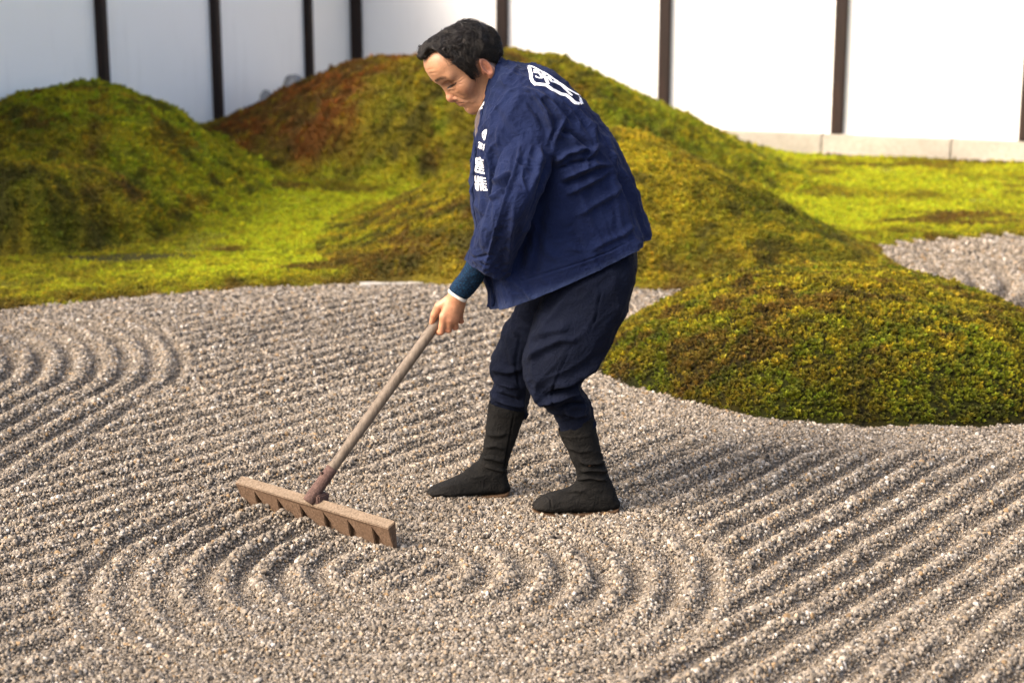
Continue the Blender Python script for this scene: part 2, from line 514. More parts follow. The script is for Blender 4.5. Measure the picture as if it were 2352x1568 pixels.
# ---- scattering by geometry nodes: points with rotation, scale, colour and variant
def scatter(name, P, rot, scl, col, idx, variants, parent=None):
    n = len(P)
    me = bpy.data.meshes.new(name)
    me.vertices.add(n); me.vertices.foreach_set('co', P.astype(np.float32).ravel())
    def attr(nm, typ, key, arr):
        a = me.attributes.new(nm, typ, 'POINT'); a.data.foreach_set(key, np.ascontiguousarray(arr).ravel())
    attr('rot', 'FLOAT_VECTOR', 'vector', rot.astype(np.float32))
    attr('scl', 'FLOAT_VECTOR', 'vector', scl.astype(np.float32))
    c4 = np.ones((n, 4), np.float32); c4[:, :3] = col
    attr('col', 'FLOAT_COLOR', 'color', c4)
    attr('idx', 'INT', 'value', idx.astype(np.int32))
    o = obj(name, me, None, parent)
    ng = bpy.data.node_groups.new(name + '_scatter', 'GeometryNodeTree')
    ng.interface.new_socket('Geometry', in_out='INPUT', socket_type='NodeSocketGeometry')
    ng.interface.new_socket('Geometry', in_out='OUTPUT', socket_type='NodeSocketGeometry')
    gi = ng.nodes.new('NodeGroupInput'); go = ng.nodes.new('NodeGroupOutput')
    ip = ng.nodes.new('GeometryNodeInstanceOnPoints'); ip.inputs['Pick Instance'].default_value = True
    jn = ng.nodes.new('GeometryNodeJoinGeometry')
    for v in reversed(variants):
        oi = ng.nodes.new('GeometryNodeObjectInfo'); oi.inputs['Object'].default_value = v; oi.inputs['As Instance'].default_value = True
        ng.links.new(oi.outputs['Geometry'], jn.inputs[0])
    def na(nm, typ):
        nd = ng.nodes.new('GeometryNodeInputNamedAttribute'); nd.data_type = typ; nd.inputs['Name'].default_value = nm; return nd.outputs['Attribute']
    e2r = ng.nodes.new('FunctionNodeEulerToRotation')
    ng.links.new(na('rot', 'FLOAT_VECTOR'), e2r.inputs[0])
    ng.links.new(gi.outputs[0], ip.inputs['Points']); ng.links.new(jn.outputs[0], ip.inputs['Instance'])
    ng.links.new(na('idx', 'INT'), ip.inputs['Instance Index']); ng.links.new(e2r.outputs[0], ip.inputs['Rotation'])
    ng.links.new(na('scl', 'FLOAT_VECTOR'), ip.inputs['Scale'])
    ng.links.new(ip.outputs[0], go.inputs[0])
    md = o.modifiers.new('scatter', 'NODES'); md.node_group = ng
    return o

def pebble(seed):
    bm = bmesh.new(); bmesh.ops.create_icosphere(bm, subdivisions=2, radius=1)
    r = np.random.default_rng(seed)
    cuts = r.normal(size=(9, 3)); cuts /= np.linalg.norm(cuts, axis=1)[:, None]; dd = r.uniform(.55, .92, 9)
    for v in bm.verts:
        p = np.array(v.co)
        for c, d in zip(cuts, dd):
            k = p.dot(c)
            if k > d: p = p - (k - d) * c
        v.co = Vector(p * r.uniform(.95, 1.05))
    me = bpy.data.meshes.new('pebble'); bm.to_mesh(me); bm.free(); me.materials.append(M_GRAIN)
    return bpy.data.objects.new('pebble_shape', me)
PEBBLES = [pebble(k) for k in range(6)]

def in_view(P, mx=0, my=0):
    u, v = project(P)
    return (u > -mx) & (u < 2352 + mx) & (v > -my) & (v < 1568 + my)

def grain_points():
    out = []
    for (x0, x1, y0, y1, dens, size) in ((-1.9, 1.9, 3.0, 4.6, 31000, .0037), (-2.1, 2.1, 4.6, 6.2, 27000, .0040), (-2.9, 2.6, 6.2, 7.7, 16500, .0052), (-3.2, 4.2, 7.7, 10.4, 7500, .0080)):
        n = int((x1 - x0) * (y1 - y0) * dens)
        x = rng.uniform(x0, x1, n); y = rng.uniform(y0, y1, n)
        s = size * np.exp(rng.normal(0, .30, n)) * 1.0
        out.append(np.stack([x, y, s], 1))
    P = np.concatenate(out)
    P = P[in_view(np.stack([P[:, 0], P[:, 1], np.zeros(len(P))], -1), 330, 160)]
    k = (moss_side(P[:, 0], P[:, 1]) < .04 + .03 * rng.random(len(P)))
    for key in ISL:
        k &= island(P[:, 0], P[:, 1], key)[1] > .985
    P = P[k]
    return P
G = grain_points()
gx, gy, gs = G.T
gz = gravel_h(gx, gy)
e = .012
hs = np.stack([(gravel_h(gx + e, gy) - gz) / e, (gravel_h(gx, gy + e) - gz) / e], 1)
# fine grit collects in the troughs, the coarse stones lie on the crests
lap = (gravel_h(gx + .03, gy) + gravel_h(gx - .03, gy) + gravel_h(gx, gy + .03) + gravel_h(gx, gy - .03) - 4 * gz)
gs = gs * np.clip(1.0 - lap * 16, .62, 1.28)
gs = np.minimum(gs, .0105)
pz = gz + gs * rng.uniform(-.1, .5, len(gs)) - .002
pal = np.array([(.33, .285, .23), (.40, .36, .31), (.25, .215, .175), (.47, .42, .36), (.135, .118, .10), (.62, .60, .57), (.36, .25, .14), (.30, .27, .235), (.075, .068, .06), (.43, .345, .25)])
pick = rng.choice(len(pal), len(gs), p=[.19, .17, .16, .11, .09, .06, .035, .11, .035, .04])
gc = .53 * pal[pick] * np.array([1.03, .985, .925]) * np.exp(rng.normal(0, .25, len(gs)))[:, None] * (1 + .10 * fbm(xy3(gx, gy), .5, 2, 50))[:, None]
gscl = gs[:, None] * rng.uniform(.72, 1.25, (len(gs), 3)) * np.array([1, 1, .85])
grains = scatter('gravel', np.stack([gx, gy, pz], -1), rng.uniform(0, 6.28, (len(gs), 3)), gscl, np.clip(gc, .02, .8), rng.integers(0, 6, len(gs)), PEBBLES)
tag(grains, 'coarse grey and tan gravel raked into long ridges', 'gravel', kind='stuff')

# ------------------------------------------------------------------ moss
def tuft(seed, n=15):
    r = np.random.default_rng(seed); V = []; Fc = []
    for k in range(n):
        a = 6.283 * (k * .618 + r.uniform(-.06, .06)); el = math.radians(r.uniform(18, 85)); ln = r.uniform(.75, 1.15)
        d = np.array([math.cos(a) * math.cos(el), math.sin(a) * math.cos(el), math.sin(el)])
        sd_ = np.array([-math.sin(a), math.cos(a), 0]) * .20; up = np.cross(d, sd_); up /= np.linalg.norm(up)
        b = len(V)
        V += [d * .05 - np.array([0, 0, .35]), d * ln * .55 + sd_ + up * .06, d * ln * .55 - sd_ + up * .06, d * ln]
        Fc += [(b, b + 1, b + 2), (b + 1, b + 3, b + 2)]
    me = mesh_np('tuft', np.array(V), np.array(Fc), False); me.materials.append(M_MOSS)
    return bpy.data.objects.new('tuft_shape', me)
TUFTS = [tuft(100 + k) for k in range(5)]

MC = dict(bright=(.44, .47, .018), green=(.22, .27, .014), olive=(.27, .22, .016), yellow=(.47, .37, .018), brown=(.16, .085, .02),
          rust=(.26, .088, .018), dark=(.048, .045, .010), purple=(.075, .048, .038))
MC = {k: .86 * np.array(v) for k, v in MC.items()}

def lerp(a, b, t): return a + (b - a) * np.asarray(t)[..., None]

BUMPS = [('left_back', bump_left_back), ('left_front', bump_left_front), ('centre', bump_centre), ('front', bump_front)]

def moss_colour(x, y, where):
    """moss colour, patch by patch: bright on the flat, olive and rust on the mounds, brown dead tufts"""
    p = xy3(x, y)
    a = fbm(p, .55, 3, 61); b = fbm(p, .16, 3, 62); c = fbm(p, .05, 2, 63); d = fbm(p, .9, 2, 64)
    col = np.broadcast_to(MC['olive'], (len(x), 3)).copy()
    if where == 'lawn':
        col = lerp(col, MC['bright'] * 1.18, sstep(-.55, -.1, a + .35 * b))
        col = lerp(col, MC['yellow'], .5 * sstep(.05, .4, b))
        col = lerp(col, MC['brown'], .9 * sstep(.30, .50, fbm(p * np.array([.55, 1.6, 1]), .5, 3, 66)))
        col = lerp(col, MC['olive'] * .8, .75 * sstep(-1.45, -2.1, x + .3 * b + .25 * a))
        col = lerp(col, MC['olive'], .75 * sstep(.30, .0, moss_side(x, y) + .12 * b))
        col = lerp(col, MC['brown'], .8 * sstep(.14, .0, moss_side(x, y) + .10 * b))
    else:
        col = lerp(col, MC['green'], sstep(-.1, .35, b + .4 * a))
        col = lerp(col, MC['yellow'], .75 * sstep(.0, .45, d + .5 * b))
        col = lerp(col, MC['brown'], .85 * sstep(.16, .42, fbm(p, .2, 3, 65)))
        if where == 'centre':
            col = lerp(col, MC['bright'], .35 * sstep(-.1, .3, a))
            col = lerp(col, MC['green'], .45 * sstep(.2, 1.0, x + .3 * b))
            patch = sstep(.10, .42, (y - 12.1) * .2 - (x + .35) * .40 + .10 * a + .12 * b) * sstep(-2.5, -2.1, x)
            col = lerp(col, lerp(np.broadcast_to(MC['brown'], col.shape), MC['rust'], sstep(-.2, .3, b)), .92 * patch)
        if where == 'left_back':
            col = lerp(col, MC['bright'], .75 * sstep(-.35, .1, a + .4 * (y - 10.8)))
            col = lerp(col, MC['rust'], .6 * sstep(.36, .52, b + .3 * a))
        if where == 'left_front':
            col = lerp(col, MC['dark'], .85 * sstep(9.62, 9.45, y + .1 * b))  # darker along the front foot of the hummock
            col = lerp(col, MC['bright'], .45 * sstep(-.1, .3, a))
        if where == 'front':
            col = lerp(col * .82, MC['brown'], .55 * sstep(-.15, .35, a))
            col = lerp(col, MC['yellow'] * 1.1, .65 * sstep(.38, .58, bump_front(x, y) + .1 * b))
            col = lerp(col, MC['green'] * .62, .65 * sstep(.8, 1.5, x + .3 * a))
            col = lerp(col, MC['brown'], .5 * sstep(.4, .1, moss_side(x, y) + .2 * b))
        if where == 'island':
            col = lerp(np.broadcast_to(MC['olive'] * .62, col.shape), MC['green'] * .60, .75 * sstep(-.15, .25, b + .25 * a))
            col = lerp(col, MC['yellow'] * .85, .70 * sstep(.08, .42, fbm(p, .045, 2, 70) + .3 * d + 3.2 * (island(x, y, 'right')[0] - .20)))  # yellower with height: light on the sky-facing top put into the colour
            col = lerp(col, MC['brown'] * .8, .75 * sstep(.08, .36, fbm(p, .11, 3, 68) + .25 * fbm(p, .4, 2, 73)))
            col = lerp(col, MC['bright'] * .62, .4 * sstep(.3, .5, fbm(p, .2, 2, 69)))
            col = lerp(col, MC['dark'], .55 * sstep(.25, .5, fbm(p, .07, 2, 67)))
    if where in ('left_back', 'front', 'centre'):
        # the bright lawn creeps up the feet of the mounds
        bb = dict(BUMPS)[where](x, y)
        col = lerp(col, MC['bright'], .85 * sstep(.22, .05, bb + .12 * b + .10 * a) * sstep(.5, .8, moss_side(x, y)))
    if where != 'island':
        # pale cushions and dark pockets a hand's breadth across
        v1 = fbm(p, .10, 3, 74); v2 = fbm(p, .24, 2, 75)
        kd = .25 if where == 'lawn' else .75
        col = lerp(col, (MC['bright'] if where == 'lawn' else MC['yellow']) * 1.15, .50 * sstep(.12, .42, v1 + .4 * v2)); col = lerp(col, MC['dark'] * 1.5, kd * sstep(-.16, -.46, v1 + .3 * v2))
        if where == 'centre':
            patch = sstep(.10, .42, (y - 12.1) * .2 - (x + .35) * .40 + .10 * a + .12 * b) * sstep(-2.5, -2.1, x)
            col = lerp(col, lerp(np.broadcast_to(MC['brown'] * 1.1, col.shape), MC['rust'] * 1.15, sstep(-.2, .3, b)), .7 * patch)
    # single tufts differ
    col = lerp(col, MC['yellow'], .35 * sstep(.3, .5, c)); col = lerp(col, MC['dark'], .5 * sstep(-.28, -.5, c))
    return col

def bank_height(x, y):
    bs = np.stack([f(x, y) for _, f in BUMPS], 0)
    k = .05
    h = k * np.log(np.sum(np.exp(bs / k), 0) + 1) - k * math.log(5)
    b = np.maximum(bs.max(0), 0)
    return lawn(x, y) + np.maximum(h, 0) + lumps(x, y) * sstep(0, .15, moss_side(x, y)) * (.35 + .65 * sstep(.03, .2, b)), bs

X, Y, F = grid(-6.6, 7.2, 5.4, 16.4, .045)
Z, B = bank_height(X, Y)
ms = moss_side(X, Y)
# keep inside the walls
inw = ((X - CORNER[0]) * DL[0] + (Y - CORNER[1]) * DL[1] > -.02) & ((X - CORNER[0]) * DR[0] + (Y - CORNER[1]) * DR[1] > -.02)
which = np.where(B.max(0) > .06, B.argmax(0), -1)
okf = (ms[F].min(1) > -.12) & inw[F].all(1)
fw = which[F].max(1)
MOUND_LABEL = {
    'left_back': 'tall moss mound at the left, yellow green, in front of the shaded wall',
    'left_front': 'dark undercut moss hummock in front of the tall left mound',
    'centre': 'biggest moss mound, rust brown on its left flank, behind the man at the wall corner',
    'front': 'broad olive moss mound directly behind the man, its front reaching the gravel'}
holders = {}
for k in range(-1, 4):
    Fk = F[okf & (fw == k)]; used = np.unique(Fk); remap = np.zeros(len(X), int); remap[used] = np.arange(len(used))
    nm = 'moss_mound' if k >= 0 else 'moss_lawn'
    me = mesh_np(nm, np.stack([X, Y, Z], -1)[used], remap[Fk])
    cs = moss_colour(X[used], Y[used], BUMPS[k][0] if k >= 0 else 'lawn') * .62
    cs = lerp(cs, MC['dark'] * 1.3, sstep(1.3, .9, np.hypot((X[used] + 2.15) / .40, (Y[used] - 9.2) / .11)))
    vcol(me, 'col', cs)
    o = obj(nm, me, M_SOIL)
    if k >= 0: tag(o, MOUND_LABEL[BUMPS[k][0]], 'moss mound', 'moss mounds')
    else: tag(o, kind='structure')
    holders[BUMPS[k][0] if k >= 0 else 'lawn'] = o

def normals(fh, x, y, e=.02):
    z = fh(x, y)
    n = np.stack([-(fh(x + e, y) - z) / e, -(fh(x, y + e) - z) / e, np.ones_like(x)], -1)
    return z, n / np.linalg.norm(n, axis=1)[:, None]

def euler_to(nrm, spin):
    """Euler angles that turn local z onto nrm (XYZ order), with a random spin about it"""
    th = np.arccos(np.clip(nrm[:, 2], -1, 1)); ph = np.arctan2(nrm[:, 1], nrm[:, 0])
    # R = Rz(ph) Ry(th) Rz(spin)  ->  XYZ Euler
    cp, sp, ct, st, cs, ss = np.cos(ph), np.sin(ph), np.cos(th), np.sin(th), np.cos(spin), np.sin(spin)
    r00 = cp * ct * cs - sp * ss; r10 = sp * ct * cs + cp * ss; r20 = -st * cs
    r21 = st * ss; r22 = ct
    return np.stack([np.arctan2(r21, r22), -np.arcsin(np.clip(r20, -1, 1)), np.arctan2(r10, r00)], -1)

def moss_scatter(name, x, y, fh, size, where, holder, lift=0.0):
    z, nr = normals(fh, x, y)
    nr = nr + np.stack([rng.normal(0, .25, len(x)), rng.normal(0, .25, len(x)), np.full(len(x), .45)], -1); nr /= np.linalg.norm(nr, axis=1)[:, None]
    s = size * np.exp(rng.normal(0, .28, len(x)))
    col = moss_colour(x, y, where) * np.exp(rng.normal(0, .33 if where == 'island' else .22, len(x)))[:, None] * (1 + np.array([.10, 0, 0]) * rng.normal(0, 1, len(x))[:, None])
    o = scatter('moss', np.stack([x, y, z + lift], -1), euler_to(nr, rng.uniform(0, 6.28, len(x))), np.stack([s, s, s * rng.uniform(.8, 1.35, len(x))], -1),
                np.clip(col, .004, .6), rng.integers(0, len(TUFTS), len(x)), TUFTS, holder)
    tag(o, kind='stuff')
    return o

n = 620000
x = rng.uniform(-4.2, 5.4, n); y = rng.uniform(7.0, 15.6, n)
# thinner with distance, where single tufts can no longer be seen
keepd = rng.random(n) < np.clip((8.6 / y) ** 2.6, 0, 1)
keepd &= np.abs(x) < .345 * y + .35
x, y, keepd = x[keepd], y[keepd], np.ones(int(keepd.sum()), bool)
ms = moss_side(x, y)
inw = ((x - CORNER[0]) * DL[0] + (y - CORNER[1]) * DL[1] > .06) & ((x - CORNER[0]) * DR[0] + (y - CORNER[1]) * DR[1] > .06)
keepd &= (ms > .0) & inw
x, y = x[keepd], y[keepd]
z, B = bank_height(x, y)
kv = in_view(np.stack([x, y, z], -1), 260, 120); x, y, z, B = x[kv], y[kv], z[kv], B[:, kv]
# bare soil shows in a few places
bare = (fbm(xy3(x, y), .45, 3, 71) > .42) & (rng.random(len(x)) < .8) & (B.max(0) < .05)
u, v = x, y
scar = (np.hypot((x + 2.15) / .40, (y - 9.2) / .11) < 1 + .4 * fbm(xy3(x, y), .2, 2, 77)) & (rng.random(len(x)) < .9)
x, y, B = x[~(bare | scar)], y[~(bare | scar)], B[:, ~(bare | scar)]
w = np.where(B.max(0) > .06, B.argmax(0), -1)
bh = lambda a, b: bank_height(a, b)[0]
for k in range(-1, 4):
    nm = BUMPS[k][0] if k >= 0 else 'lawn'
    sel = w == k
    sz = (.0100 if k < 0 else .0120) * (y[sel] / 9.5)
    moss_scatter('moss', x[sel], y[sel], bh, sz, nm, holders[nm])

# the island mounds in the gravel
for key, label in (('right', 'low round moss mound island in the gravel at the right, nearest to the camera'), ('left', 'moss mound island cut off by the left edge of the view')):
    cx, cy, rx, ry, h = ISL[key]
    X, Y, F = grid(cx - rx - .1, cx + rx + .1, cy - ry - .1, cy + ry + .1, .03)
    def fi(a, b, key=key):
        hh, r = island(a, b, key)
        return hh + lumps(a, b, .45) * sstep(1.05, .8, r) + .012 * (np.abs(fbm(xy3(a, b), .06, 2, 80)) - .2)
    Z = fi(X, Y); r = island(X, Y, key)[1]
    Fk = F[r[F].max(1) < 1.07]; used = np.unique(Fk); remap = np.zeros(len(X), int); remap[used] = np.arange(len(used))
    me = mesh_np('moss_mound', np.stack([X, Y, Z], -1)[used], remap[Fk])
    vcol(me, 'col', moss_colour(X[used], Y[used], 'island') * .16)
    o = tag(obj('moss_mound', me, M_SOIL), label, 'moss mound', 'moss mounds')
    n = 46000 if key == 'right' else 9000
    x = rng.uniform(cx - rx, cx + rx, n); y = rng.uniform(cy - ry, cy + ry, n)
    k = (island(x, y, key)[1] < 1.0); x, y = x[k], y[k]
    moss_scatter('moss', x, y, fi, .0105 if key == 'right' else .02, 'island', o, .002)

# ------------------------------------------------------------------ rocks behind the big mound, edging stone
M_ROCK = m_stone('grey_rock', (.10, .105, .11), (.24, .25, .26), 14)
def rock(px, py, Yd, size, label):
    bm = bmesh.new(); bmesh.ops.create_icosphere(bm, subdivisions=4, radius=1)
    co = np.array([v.co for v in bm.verts])
    co = co * (1 + .28 * fbm(co + px, .9, 3, int(px)))[:, None] * np.array(size)
    r = np.random.default_rng(int(px))
    for c in r.normal(size=(7, 3)):
        c /= np.linalg.norm(c); d = co @ c; lim = .78 * np.abs(d).max(); co -= np.maximum(d - lim, 0)[:, None] * c
    for v, p in zip(bm.verts, co): v.co = Vector(p)
    me = bpy.data.meshes.new('garden_rock'); bm.to_mesh(me); bm.free()
    o = obj('garden_rock', me, M_ROCK); P = at(px, py, Yd)
    o.location = (P[0], P[1], P[2] - size[2] * .45)
    return tag(o, label, 'rock', 'grey rocks behind the biggest mound')
rock(678, 198, 13.0, (.115, .12, .24), 'larger grey rock peeking over the rusty flank of the biggest moss mound')
rock(612, 236, 13.0, (.055, .08, .22), 'small grey rock left of the larger rock on the mound skyline')

me = box_mesh('edging_stone', .34, .09, .07, .012, -.06, .006, 3)
o = obj('edging_stone', me, m_stone('edging_granite', (.28, .26, .23), (.40, .37, .33))); a, b = at(700, 660, 8.5), at(958, 648, 8.62)
o.location = (-.62, 8.57, -.002); o.rotation_euler = (0, 0, math.atan2(.13, .6))
tag(o, 'pale flat edging stone between the gravel and the bright moss', 'stone')

# ------------------------------------------------------------------ rake
M_HANDLE = m_handle(); M_IRON = m_rust('rusty_iron', (.035, .022, .015), (.098, .060, .037), (.17, .118, .083)); M_SOCK = m_rust('dark_rust', (.035, .02, .017), (.085, .05, .042), (.15, .095, .078))

def tube(name, P, R, seg=24, cap=True, phase=0.0):
    """round bar through the points P with the radii R"""
    P = np.asarray(P, float); n = len(P); V = []
    d = np.gradient(P, axis=0); d /= np.linalg.norm(d, axis=1)[:, None]
    ref = np.array([0, 0, 1.0]) if abs(d[0][2]) < .9 else np.array([1.0, 0, 0])
    for k in range(n):
        a = np.cross(d[k], ref); a /= np.linalg.norm(a); b = np.cross(d[k], a)
        for j in range(seg):
            t = 2 * math.pi * j / seg + phase
            V.append(P[k] + R[k] * (math.cos(t) * a + math.sin(t) * b))
    F = [(k * seg + j, k * seg + (j + 1) % seg, (k + 1) * seg + (j + 1) % seg, (k + 1) * seg + j) for k in range(n - 1) for j in range(seg)]
    if cap:
        V += [P[0], P[-1]]; c0, c1 = len(V) - 2, len(V) - 1
        F += [(c0, (j + 1) % seg, j) for j in range(seg)] + [(c1, (n - 1) * seg + j, (n - 1) * seg + (j + 1) % seg) for j in range(seg)]
    me = mesh_np(name, V, F)
    return me

L = float(np.linalg.norm(RAKE_B - RAKE_A))
rake = bpy.data.objects.new('rake', None); C.objects.link(rake)
rake.location = ((RAKE_A[0] + RAKE_B[0]) / 2, (RAKE_A[1] + RAKE_B[1]) / 2, 0)
rake.rotation_euler = (0, 0, math.atan2(RD[1], RD[0]))
tag(rake, 'long handled rake with rusty notched iron head, pulled through the gravel by the man', 'rake')
RT = .081                                     # height of the head's top edge
def rake_head():
    """profile of the notched plate in (u along, z up), extruded with a slant"""
    step = L / 6.55; out = []
    low = -.016
    u = -L / 2; pts = [(-L / 2, RT), (-L / 2 + .012, low)]
    first = -L / 2 + .085
    for k in range(6):
        a = first + k * step
        pts += [(a - .010, low), (a, .056), (a + .052, low)]
    pts += [(L / 2 - .0, low), (L / 2, RT)]
    top = [(L / 2, RT)]
    bm = bmesh.new()
    def layer(off_top, off_low):
        vs = []
        for (uu, z) in pts:
            f = (RT - z) / (RT - low)
            vs.append(bm.verts.new((uu, off_top + (off_low - off_top) * f, z)))
        return vs
    f_ = layer(-.021, .010); b_ = layer(.010, .019)
    for v in f_:
        if v.co.z > RT - .001: v.co.z -= .009
    for v in b_:
        if v.co.z > RT - .001: v.co.z += .007
    bm.faces.new(f_); bm.faces.new(list(reversed(b_)))
    n = len(pts)
    for k in range(n):
        j = (k + 1) % n
        bm.faces.new((f_[j], f_[k], b_[k], b_[j]))
    bmesh.ops.triangulate(bm, faces=[f for f in bm.faces if len(f.verts) > 4])
    bmesh.ops.recalc_face_normals(bm, faces=bm.faces)
    ed = [e_ for e_ in bm.edges if len(e_.link_faces) == 2 and e_.calc_face_angle(0) > .6]
    bmesh.ops.bevel(bm, geom=ed, offset=.0022, segments=2, affect='EDGES', clamp_overlap=True)
    me = bpy.data.meshes.new('rake_head'); bm.to_mesh(me); bm.free()
    return me
rh = obj('rake_head', rake_head(), M_IRON, rake)
rh.data.materials.append(m_rust('toplit_iron', (.07, .050, .034), (.155, .114, .078), (.25, .19, .14)))  # paler iron: light on the upward faces put into the colour
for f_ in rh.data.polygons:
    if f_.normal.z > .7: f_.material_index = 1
inv = rake.matrix_basis.inverted()
def loc(P): return np.array(inv @ Vector(P))
HS = at(709, 1150, 4.755); HH = at(1003, 742, 4.985)                # lower end of the socket, place of the left hand
hd = (HH - HS) / np.linalg.norm(HH - HS); HLEN = np.linalg.norm(HH - HS)
Pk = lambda s: loc(HS + hd * s)
sl = .118
hn = [sl - .02, sl + .002, .3, .5, .75, .95, 1.12, 1.13]
obj('handle', tube('handle', [Pk(s) for s in hn], [.0135, .0155, .0165, .0165, .0160, .0155, .015, .004], 28), M_HANDLE, rake)
so = obj('socket', tube('socket', [Pk(s) for s in (-.004, 0, .03, .08, sl - .002, sl)], [.0165, .0185, .0185, .0182, .018, .0168], 28), M_SOCK, rake)
bpos = HS + hd * .095 + np.array([-.014, -.012, .008])
obj('rivet', tube('rivet', [loc(bpos), loc(bpos + np.array([-.006, -.005, .003]))], [.004, .0025], 10), M_SOCK, so)
me = box_mesh('socket_bracket', .035, .045, .03, .004); br = obj('socket_bracket', me, M_SOCK, rake)
q = loc(HS + hd * .02); br.location = (q[0] + .012, q[1] + .018, RT - .008)

# ------------------------------------------------------------------ surfaces from distance fields (naive surface nets)
def surface_nets(fn, lo, hi, h):
    lo = np.array(lo, float); hi = np.array(hi, float)
    n = np.ceil((hi - lo) / h).astype(int) + 1
    ax = [lo[k] + h * np.arange(n[k]) for k in range(3)]
    Xg, Yg, Zg = np.meshgrid(*ax, indexing='ij')
    f = fn(np.stack([Xg, Yg, Zg], -1).astype(np.float32)).astype(np.float32)
    s = f < 0
    c = [s[a:n[0] - 1 + a, b:n[1] - 1 + b, g:n[2] - 1 + g] for a in (0, 1) for b in (0, 1) for g in (0, 1)]
    tot = sum(x.astype(np.int8) for x in c)
    act = (tot > 0) & (tot < 8)
    idx = -np.ones(act.shape, int); cell = np.argwhere(act); idx[act] = np.arange(len(cell))
    acc = np.zeros((len(cell), 3)); cnt = np.zeros(len(cell))
    corners = [(a, b, g) for a in (0, 1) for b in (0, 1) for g in (0, 1)]
    for i in range(8):
        for j in range(i + 1, 8):
            d = np.array(corners[j]) - np.array(corners[i])
            if np.abs(d).sum() != 1: continue
            pi = cell + corners[i]; pj = cell + corners[j]
            fi = f[tuple(pi.T)]; fj = f[tuple(pj.T)]
            m = (fi < 0) != (fj < 0)
            t = np.where(m, fi / np.where(m, fi - fj, 1), 0)
            acc += m[:, None] * (np.array(corners[i]) + t[:, None] * d); cnt += m
    V = lo + h * (cell + acc / cnt[:, None])
    Fs = []
    for axn in range(3):
        o1, o2 = [(1, 2), (2, 0), (0, 1)][axn]
        sl0 = [slice(None)] * 3; sl1 = [slice(None)] * 3
        sl0[axn] = slice(0, n[axn] - 1); sl1[axn] = slice(1, n[axn])
        ch = s[tuple(sl0)] != s[tuple(sl1)]
        e_ = np.argwhere(ch); inside = s[tuple(sl0)][ch]
        ok = (e_[:, o1] > 0) & (e_[:, o2] > 0) & (e_[:, o1] < n[o1] - 1) & (e_[:, o2] < n[o2] - 1)
        e_ = e_[ok]; inside = inside[ok]
        d1 = np.zeros(3, int); d1[o1] = 1; d2 = np.zeros(3, int); d2[o2] = 1
        q = np.stack([idx[tuple((e_ - d1 - d2).T)], idx[tuple((e_ - d2).T)], idx[tuple(e_.T)], idx[tuple((e_ - d1).T)]], 1)
        q = np.where(inside[:, None], q, q[:, ::-1]); Fs.append(q)
    return V, np.concatenate(Fs)

def smin(a, b, k):
    h_ = np.clip(.5 + .5 * (b - a) / k, 0, 1)
    return b + (a - b) * h_ - k * h_ * (1 - h_)
def smax(a, b, k): return -smin(-a, -b, k)
def ell(p, c, r):
    q = (p - np.array(c, np.float32)); r = np.array(r, np.float32)
    k0 = np.linalg.norm(q / r, axis=-1); k1 = np.linalg.norm(q / (r * r), axis=-1)
    return k0 * (k0 - 1) / np.maximum(k1, 1e-6)
def cap(p, a, b, ra, rb=None):
    rb = ra if rb is None else rb
    a = np.array(a, np.float32); b = np.array(b, np.float32); ba = b - a
    t = np.clip(((p - a) @ ba) / ba.dot(ba), 0, 1)
    return np.linalg.norm(p - a - t[..., None] * ba, axis=-1) - (ra + (rb - ra) * t)

# ------------------------------------------------------------------ the man: head
HP = math.radians(41); HY = math.radians(21); HSC = 1.09
hf = np.array([-math.cos(HY), -math.sin(HY), 0]); hl = np.array([math.sin(HY), -math.cos(HY), 0]); hz = np.array([0, 0, 1.0])
hx = math.cos(HP) * hf - math.sin(HP) * hz; hu = math.sin(HP) * hf + math.cos(HP) * hz
HC = at(1118, 157, 4.945) - .082 * hl * HSC - .002 * hx * HSC
def head_world(p): return HC + HSC * (p[..., 0:1] * hx + p[..., 1:2] * hl + p[..., 2:3] * hu)
def head_local(P):
    q = (np.asarray(P) - HC) / HSC
    return np.stack([q @ hx, q @ hl, q @ hu], -1)

def mir(p):
    q = p.copy(); q[..., 1] = np.abs(q[..., 1]); return q

